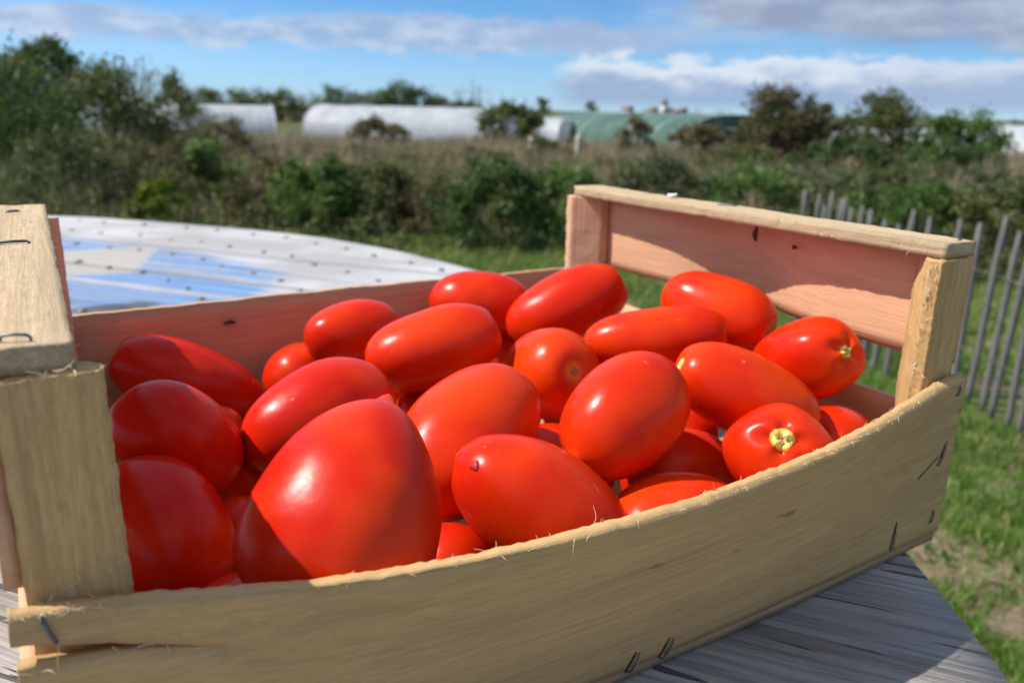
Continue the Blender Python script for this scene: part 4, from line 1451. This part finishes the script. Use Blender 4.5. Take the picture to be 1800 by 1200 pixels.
shrub('green_shrub', 'broad green shrub near the right edge before the far white tunnel', 'shrub', 28.6, 17.0, 2.3, 1.30, L_MID, n=7500, K=70, base=0.04, dome=1.4, leaf=0.05, thi=0.75, tlo=0.0)
shrub('scrub_bush', 'dark low bush under the hawthorns', 'bush', 22.5, 15.0, 3.0, 0.95, L_DARK, n=4200, K=46, leaf=0.045, thi=0.8)
shrub('scrub_bush', 'dark low bush at the foot of the broad green shrub', 'bush', 28.5, 14.0, 2.2, 0.90, L_DARK, n=3400, K=40, leaf=0.045, thi=0.7)


def blades(rng, X, Y, Z, H, W, tint, lean=0.35, name='blade'):
    n = len(X)
    a = rng.uniform(0, 2 * math.pi, n)
    s = np.stack([np.cos(a), np.sin(a), np.zeros(n)], -1) * W[:, None]
    la = rng.uniform(0, 2 * math.pi, n)
    l = np.stack([np.cos(la), np.sin(la), np.zeros(n)], -1) * (H * rng.uniform(0.05, 1, n) * lean)[:, None]
    P = np.stack([X, Y, Z], -1)
    up = np.array([0, 0, 1.0])
    m = P + up * (H * 0.58)[:, None] + l * 0.35
    t = P + up * H[:, None] * 0.98 + l
    V = np.stack([P - s, P + s, m - s * 0.75, m + s * 0.75, t], 1).reshape(-1, 3)
    b = np.arange(n)[:, None] * 5
    T3 = np.concatenate([b + np.array([[2, 3, 4]])])
    Q = b + np.array([[0, 1, 3, 2]])
    return V, [Q, T3], np.repeat(tint, 5)


def in_sector(rng, n, az0, az1, d0, d1, power=1.0):
    a = rng.uniform(az0, az1, n)
    u = rng.uniform(0, 1, n) ** power
    D = d0 + (d1 - d0) * u
    return polar(a, D)


def lawn():
    rng = np.random.default_rng(21)
    n = 215000
    X, Y = in_sector(rng, n, -20, 44, 1.35, 7.6, 1.15)
    dn = np.array([noise.noise(Vector((x * 1.7, y * 1.7, 4.2))) + 0.55 * noise.noise(Vector((x * 5.5, y * 5.5, 1.0))) for x, y in zip(X, Y)])
    D = np.hypot(X - CAM[0], Y - CAM[1])
    ok = (dn + 0.30 * sstep(D, 1.9, 3.4) - 0.11 + rng.normal(0, 0.13, n)) > 0.0
    ok &= np.hypot(X - DC[0], Y - DC[1]) > DR - 0.15
    X, Y, dn, D = X[ok], Y[ok], dn[ok], D[ok]
    n = len(X)
    H = rng.uniform(0.02, 0.065, n) * (0.8 + 0.7 * np.clip(dn + 0.2, 0, 1)) * (1 + 0.9 * sstep(D, 5.2, 7.2))
    W = rng.uniform(0.0012, 0.0028, n) * (1 + D / 8)
    tint = np.clip(0.42 + 0.35 * dn + rng.normal(0, 0.17, n), 0, 0.86)
    dry = rng.random(n) < 0.12 + 0.30 * sstep(D, 4.2, 6.0)
    tint[dry] = rng.uniform(0.86, 1.0, dry.sum())
    V, F, T = blades(rng, X, Y, gz(X, Y), H, W, tint, 0.9)
    tag(part('lawn_grass', V, F, GRASS, origin=(0, 0, GZ), tint=T), 'short green lawn grass with thin patches beside the table', 'grass', kind='stuff')
    # broad leaved lawn weeds
    m = 5200
    X, Y = in_sector(rng, m, -18, 44, 1.4, 7.0, 1.0)
    dn = np.array([noise.noise(Vector((x * 2.6 + 9, y * 2.6, 2.2))) for x, y in zip(X, Y)])
    ok = (dn > 0.12) & (np.hypot(X - DC[0], Y - DC[1]) > DR - 0.1)
    X, Y = X[ok], Y[ok]
    P = np.stack([X, Y, gz(X, Y) + rng.uniform(0.012, 0.06, len(X))], -1)
    V, F, T = leaf_quads(rng, P, 0.020, 0.45, rng.uniform(0.25, 0.9, len(X)), up=0.1)
    tag(part('lawn_weeds', V, F, L_MID, origin=(0, 0, GZ), tint=T), 'broad leaved weeds scattered in the lawn', 'weeds', kind='stuff')
    # straw litter and small stones on the bare soil near the table
    m = 5200
    X, Y = in_sector(rng, m, 18, 38, 1.3, 4.0, 1.0)
    ok = np.hypot(X - DC[0], Y - DC[1]) > DR - 0.1
    X, Y = X[ok], Y[ok]
    P = np.stack([X, Y, gz(X, Y) + rng.uniform(0.002, 0.012, len(X))], -1)
    d = rng.normal(size=(len(X), 3)) * np.array([1, 1, 0.12])
    d /= np.linalg.norm(d, axis=1)[:, None]
    e = np.cross(d, np.array([0, 0, 1.0]))
    L = rng.uniform(0.006, 0.03, len(X))[:, None]
    V = np.stack([P - d * L, P - d * L + e * 0.0016, P + d * L + e * 0.0012, P + d * L], 1).reshape(-1, 3)
    tag(part('straw_litter', V, np.arange(len(V)).reshape(-1, 4), STRAW, origin=(0, 0, GZ), tint=np.repeat(rng.uniform(0.5, 1, len(X)), 4)), 'dry straw litter on the bare soil beside the table', 'straw', kind='stuff')


lawn()


def meadow():
    rng = np.random.default_rng(33)
    n = 90000
    X, Y = in_sector(rng, n, -36, 36, 8.8, 40, 1.5)
    D = np.hypot(X - CAM[0], Y - CAM[1])
    dn = np.array([noise.noise(Vector((x * 0.45, y * 0.45, 8.2))) for x, y in zip(X, Y)])
    H = (0.38 + 0.42 * np.clip(dn + 0.45, 0, 1)) * rng.uniform(0.55, 1.15, n) * (0.40 + 0.60 * sstep(D, 8.8, 12))
    W = 0.0022 + 0.00055 * D * rng.uniform(0.6, 1.3, n) * 0.55
    tint = np.clip(0.44 + 0.55 * dn + rng.normal(0, 0.20, n), 0, 1)
    V, F, T = blades(rng, X, Y, gz(X, Y) - 0.02, H, W, tint, 0.45)
    tag(part('dry_meadow', V, F, STRAW, origin=(0, 0, GZ), tint=T), 'tall dry meadow grass between the bushes and the tunnels', 'grass', kind='stuff')
    # rough green herbs along the front of the scrub
    m = 1900
    Xs, Ys = in_sector(rng, m, -35, 36, 6.9, 13.5, 1.2)
    Pl, Tl, paths, rr = [], [], [], []
    for x, y in zip(Xs, Ys):
        D = math.hypot(x - CAM[0], y - CAM[1])
        h = rng.uniform(0.18, 0.70) * (0.35 + 0.65 * float(sstep(D, 7.0, 9.5)))
        g = float(gz(x, y))
        lx, ly = rng.normal(0, 0.10, 2)
        k = rng.integers(9, 20)
        t = rng.uniform(0.15, 1, k)
        P = np.stack([x + lx * h * t + rng.normal(0, .035, k), y + ly * h * t + rng.normal(0, .035, k), g + h * t], -1)
        Pl.append(P)
        Tl.append(np.clip(rng.uniform(0.1, 0.8) + rng.normal(0, .15, k), 0, 1))
        paths.append([(x, y, g - .02), (x + lx * h * .5, y + ly * h * .5, g + h * .5), (x + lx * h, y + ly * h, g + h)])
        rr.append(np.array([.005, .004, .002]))
    P, T0 = np.concatenate(Pl), np.concatenate(Tl)
    V, F, T = leaf_quads(rng, P, 0.034, 0.30, T0, up=0.7)
    V2, F2, T2 = tubes(paths, rr, 3, tintv=rng.uniform(0.3, 0.9, m))
    F2 = [f + len(V) for f in F2]
    allq = [F] + F2
    tag(part('wild_herbs', np.concatenate([V, V2]), allq, L_HERB, origin=(0, 0, GZ), tint=np.concatenate([T, T2])), 'rough grey green herbs along the front of the scrub', 'weeds', kind='stuff')


meadow()

# ------------------------------------------------------------------ stakes
def stake(label, az, D, h, w):
    x, y = polar(az, D)
    g = float(gz(x, y))
    c = (float(x), float(y), g)
    V, F = wbox(6, 2, 2, lambda u, v, q: (c[0] + (v - .5) * w * (1 - .1 * u) + .03 * u * h, c[1] + (q - .5) * w * (1 - .1 * u), g - .05 + h * u - (0.04 * (abs(v - .5) + abs(q - .5)) if u == 1 else 0)))
    o = part('stake', V, F, simple('stake_wood', (0.48, 0.44, 0.38), 0.85, var=.3, scale=12), origin=c)
    tag(o, label, 'stake', 'wooden stakes in the meadow')


stake('pale wooden stake in the meadow left of the far crate corner', 4.3, 17.0, 0.80, 0.09)
stake('pale wooden stake below the round dark bush', 1.0, 20.0, 0.72, 0.10)

# ------------------------------------------------------------------ polytunnels
def plastic(name, color, var=0.08, trans=0.25, rough=0.35):
    m, t = new_mat(name)
    co = t.n('ShaderNodeTexCoord').outputs['Object']
    n = t.noise(t.scale(co, (1, 1, 0.4)), 0.9, 5.0, 0.6)
    col = t.mix(t.smooth(n, 0.35, 0.7), tuple(c * (1 - 2 * var) for c in color), tuple(min(1, c * (1 + var)) for c in color))
    b = t.n('ShaderNodeBsdfPrincipled', {}, Base_Color=col, Roughness=rough)
    tr = t.n('ShaderNodeBsdfTranslucent', {}, Color=col)
    mx = t.n('ShaderNodeMixShader', {}, i0=trans, i1=b.outputs[0], i2=tr.outputs[0])
    finish(t, mx.outputs[0])
    return m


P_WHITE = plastic('white_tunnel_film', (0.74, 0.77, 0.80), trans=0.45)
P_GREEN = plastic('green_shade_net', (0.062, 0.150, 0.120), var=0.15, trans=0.2, rough=0.7)
HOOP = simple('galvanised_hoop', (0.60, 0.62, 0.62), 0.5, metal=0.3, var=0.1)


def tunnel(label, p0, p1, width, height, skin, hoops, end_skin=True, covered=(0.0, 1.0)):
    p0, p1 = np.array(p0, float), np.array(p1, float)
    c = (p0 + p1) / 2
    g = min(float(gz(*p0)), float(gz(*p1)))
    o = thing('polytunnel', label, 'polytunnel', (c[0], c[1], g), 'polytunnels in the fields')
    d = (p1 - p0) / np.linalg.norm(p1 - p0)
    n = np.array([-d[1], d[0]])
    th = np.linspace(0, math.pi, 19)
    prof = np.stack([np.sign(np.cos(th)) * np.abs(np.cos(th)) ** 0.8 * width / 2, np.sin(th) ** 0.75 * height], -1)

    def arch(p, r=0.0):
        return np.stack([p[0] + n[0] * prof[:, 0] * (1 + r), p[1] + n[1] * prof[:, 0] * (1 + r), g + prof[:, 1] * (1 + r)], -1)
    L = np.linalg.norm(p1 - p0)
    m = max(8, int(L / 0.9))
    rows = []
    for i in range(m + 1):
        t = covered[0] + (covered[1] - covered[0]) * i / m
        sag = -0.012 * abs(math.sin(math.pi * t * hoops)) - 0.0
        rows.append(arch(p0 + d * L * t, sag))
    V = np.concatenate(rows)
    I = np.arange(m)[:, None] * 19
    J = np.arange(18)[None]
    F = np.stack([I + J, I + J + 1, I + 20 + J, I + 19 + J], -1).reshape(-1, 4)
    part('cover', V, F, skin, o, smooth=True)
    if end_skin:
        for p, rev in ((p0 + d * L * covered[0], False), (p0 + d * L * covered[1], True)):
            A = arch(p, -0.01)
            f = tuple(range(19))
            e = part('end_wall', A, [f if not rev else f[::-1]], skin, o)
            # door frame on the end
            q = [p + n * s * 0.9 for s in (-1, 1)]
            out = d * (0.06 if rev else -0.06)
            V, F, _ = tubes([[(q[0][0] + out[0], q[0][1] + out[1], g), (q[0][0] + out[0], q[0][1] + out[1], g + 2.0), (q[1][0] + out[0], q[1][1] + out[1], g + 2.0), (q[1][0] + out[0], q[1][1] + out[1], g)]], [0.05], 4)
            part('door_frame', V, F, HOOP, o)
    for i in range(hoops + 1):
        V, F, _ = tubes([arch(p0 + d * L * i / hoops, -0.012 if 0 < i < hoops else 0.012)], [0.03], 4)
        part('hoop', V, F, HOOP, o)
    return o


def gp(az, D):
    x, y = polar(az, D)
    return (float(x), float(y))


tunnel('white polytunnel at the left half hidden by the thicket', gp(-33.0, 64), gp(-16.6, 62.6), 7.5, 2.72, P_WHITE, 14)
tunnel('longest white polytunnel in the middle of the field', gp(-13.2, 66), gp(-0.2, 61), 7.5, 2.85, P_WHITE, 11)
tunnel('short white tunnel left of the green tunnel', gp(1.9, 58), gp(3.5, 57.4), 4.0, 2.35, P_WHITE, 3)
tunnel('green netted polytunnel in front of the reddish hawthorn', gp(4.6, 64), gp(14.9, 46), 7.0, 2.72, P_GREEN, 12)
tunnel('white polytunnel at the far right behind the green shrub', gp(30.5, 52), gp(41.0, 50), 7.0, 2.30, P_WHITE, 6)
tunnel('white polytunnel glimpsed between the hawthorns at the right', gp(22.0, 56), gp(29.0, 54), 7.0, 2.20, P_WHITE, 5)

# ------------------------------------------------------------------ far tree lines and village
def far_tree(label, az, D, w, h, mat=L_DARK, n=1800, K=34, name='far_tree', group='trees on the skyline', tight=0.10, dome=1.0):
    return shrub(name, label, 'tree', az, D, w, h, mat, n=n, K=K, leaf=0.018 * h + 0.10, aspect=0.5, trunk=True, stems=6, group=group, tight=tight, dome=dome, base=0.03)


far_tree('round dark tree on the skyline right of the bare shrubs', -22.6, 110, 4.0, 6.3)
for k, (az, h, w) in enumerate(((-20.8, 4.9, 6.0), (-19.3, 5.4, 6.5), (-17.6, 5.0, 6.5), (-15.9, 5.1, 6.0), (-14.2, 4.6, 6.0))):
    far_tree(['leftmost low tree of the hedge behind the first tunnel', 'highest tree of the hedge behind the first tunnel', 'middle tree of the hedge behind the first tunnel',
              'hedge tree above the right end of the first tunnel', 'hedge tree in the gap between the two white tunnels'][k], az, 140, w * 1.45, h * 0.97, L_OLIVE, n=2600, K=50, dome=1.6)
for k, (az, h, w) in enumerate(((-12.4, 6.0, 4.2), (-10.9, 5.0, 5.0), (-9.6, 5.7, 5.0), (-8.2, 6.9, 5.0), (-6.8, 6.1, 5.2), (-5.4, 4.7, 5.0), (-3.6, 4.0, 6.0))):
    far_tree(['small dark tree above the left end of the middle tunnel', 'low tree left of the tallest skyline clump', 'tree at the left shoulder of the tallest skyline clump',
              'tallest tree of the skyline clump above the middle tunnel', 'tree at the right shoulder of the tallest skyline clump', 'low tree ending the skyline clump at the right',
              'low tree line left of the round dark bush'][k], az, 145, w * 1.5, h, L_DARK if k in (0, 3, 4) else L_OLIVE, n=2600, K=50, dome=1.3)
branchy('bare_tree', 'leafless tree behind the right end of the middle tunnel', 'tree', -3.3, 84, 4.6, 5.6, L_GREY, n=260, leaf=0.10, depth=5)
far_tree('small round tree right of the round dark bush', 1.8, 120, 3.4, 4.5, n=800, K=14)
far_tree('small dark tree above the green tunnel', 5.2, 170, 3.6, 4.6, n=800, K=14)
for k, az in enumerate((9.0, 12.0, 14.2)):
    far_tree(['distant low tree left of the church', 'distant low tree right of the church', 'distant low tree beside the reddish hawthorn'][k], az, 420, 14, 5.2, L_DARK, n=500, K=14)
far_tree('low distant tree at the right edge', 33.0, 150, 16, 3.8, L_OLIVE, n=800, K=20)
far_tree('low distant tree between the olive hawthorn and green shrub', 26.6, 160, 12, 4.0, L_OLIVE, n=800, K=20)

WALL = simple('white_render', (0.58, 0.56, 0.53), 0.9, var=0.06, scale=0.5)
SLATE = simple('slate_roof', (0.24, 0.22, 0.21), 0.6, var=0.15, scale=0.6)
GLASS = simple('dark_window', (0.03, 0.035, 0.04), 0.2, var=0.1)


def house(label, az, D, w, d, h, name='house', rot=0.0):
    x, y = polar(az, D)
    g = float(gz(x, y))
    o = thing(name, label, 'house', (float(x), float(y), g), 'distant village houses')
    c, s = math.cos(rot - YAW), math.sin(rot - YAW)
    R2 = lambda px, py, z: (x + c * px - s * py, y + s * px + c * py, g + z)
    V, F = box((-w / 2, -d / 2, 0), (w / 2, d / 2, h))
    part('wall', [R2(*v) for v in V], F, WALL, o)
    V = [R2(*v) for v in ((-w / 2 - .3, -d / 2 - .4, h), (w / 2 + .3, -d / 2 - .4, h), (w / 2 + .3, d / 2 + .4, h), (-w / 2 - .3, d / 2 + .4, h), (-w / 2 - .3, 0, h + d * .5), (w / 2 + .3, 0, h + d * .5))]
    part('roof', V, [(0, 1, 5, 4), (2, 3, 4, 5), (1, 2, 5), (3, 0, 4), (0, 3, 2, 1)], SLATE, o)
    for wx in (-w * .3, 0, w * .3):
        V, F = box((wx - .5, -d / 2 - .03, 1.0), (wx + .5, -d / 2 + .05, 2.4))
        part('window', [R2(*v) for v in V], F, GLASS, o)
    return o


house('white distant house left of the church', 7.6, 600, 8, 7, 3.2)
house('second white distant house close to the church', 9.3, 640, 7, 7, 3.2, rot=.3)
house('distant house right of the church', 11.2, 640, 10, 7, 3.0, rot=-.2)


def church():
    x, y = polar(10.1, 660)
    g = float(gz(x, y))
    o = thing('church', 'distant white village church with a dark pointed spire', 'church', (float(x), float(y), g))
    P = lambda px, py, z: (x + px, y + py, g + z)
    V, F = box((-1.9, -1.9, 0), (1.9, 1.9, 8.2))
    part('tower', [P(*v) for v in V], F, WALL, o)
    V = [P(-2.1, -2.1, 8.2), P(2.1, -2.1, 8.2), P(2.1, 2.1, 8.2), P(-2.1, 2.1, 8.2), P(0, 0, 16.5)]
    part('spire', V, [(0, 1, 4), (1, 2, 4), (2, 3, 4), (3, 0, 4), (3, 2, 1, 0)], SLATE, o)
    V, F = box((1.92, -3.5, 0), (12, 3.5, 4.2))
    part('nave', [P(*v) for v in V], F, WALL, o)
    V = [P(1.92, -3.9, 4.2), P(12.3, -3.9, 4.2), P(12.3, 3.9, 4.2), P(1.92, 3.9, 4.2), P(1.92, 0, 6.6), P(12.3, 0, 6.6)]
    part('roof', V, [(0, 1, 5, 4), (2, 3, 4, 5), (1, 2, 5), (3, 0, 4), (0, 3, 2, 1)], SLATE, o)


church()
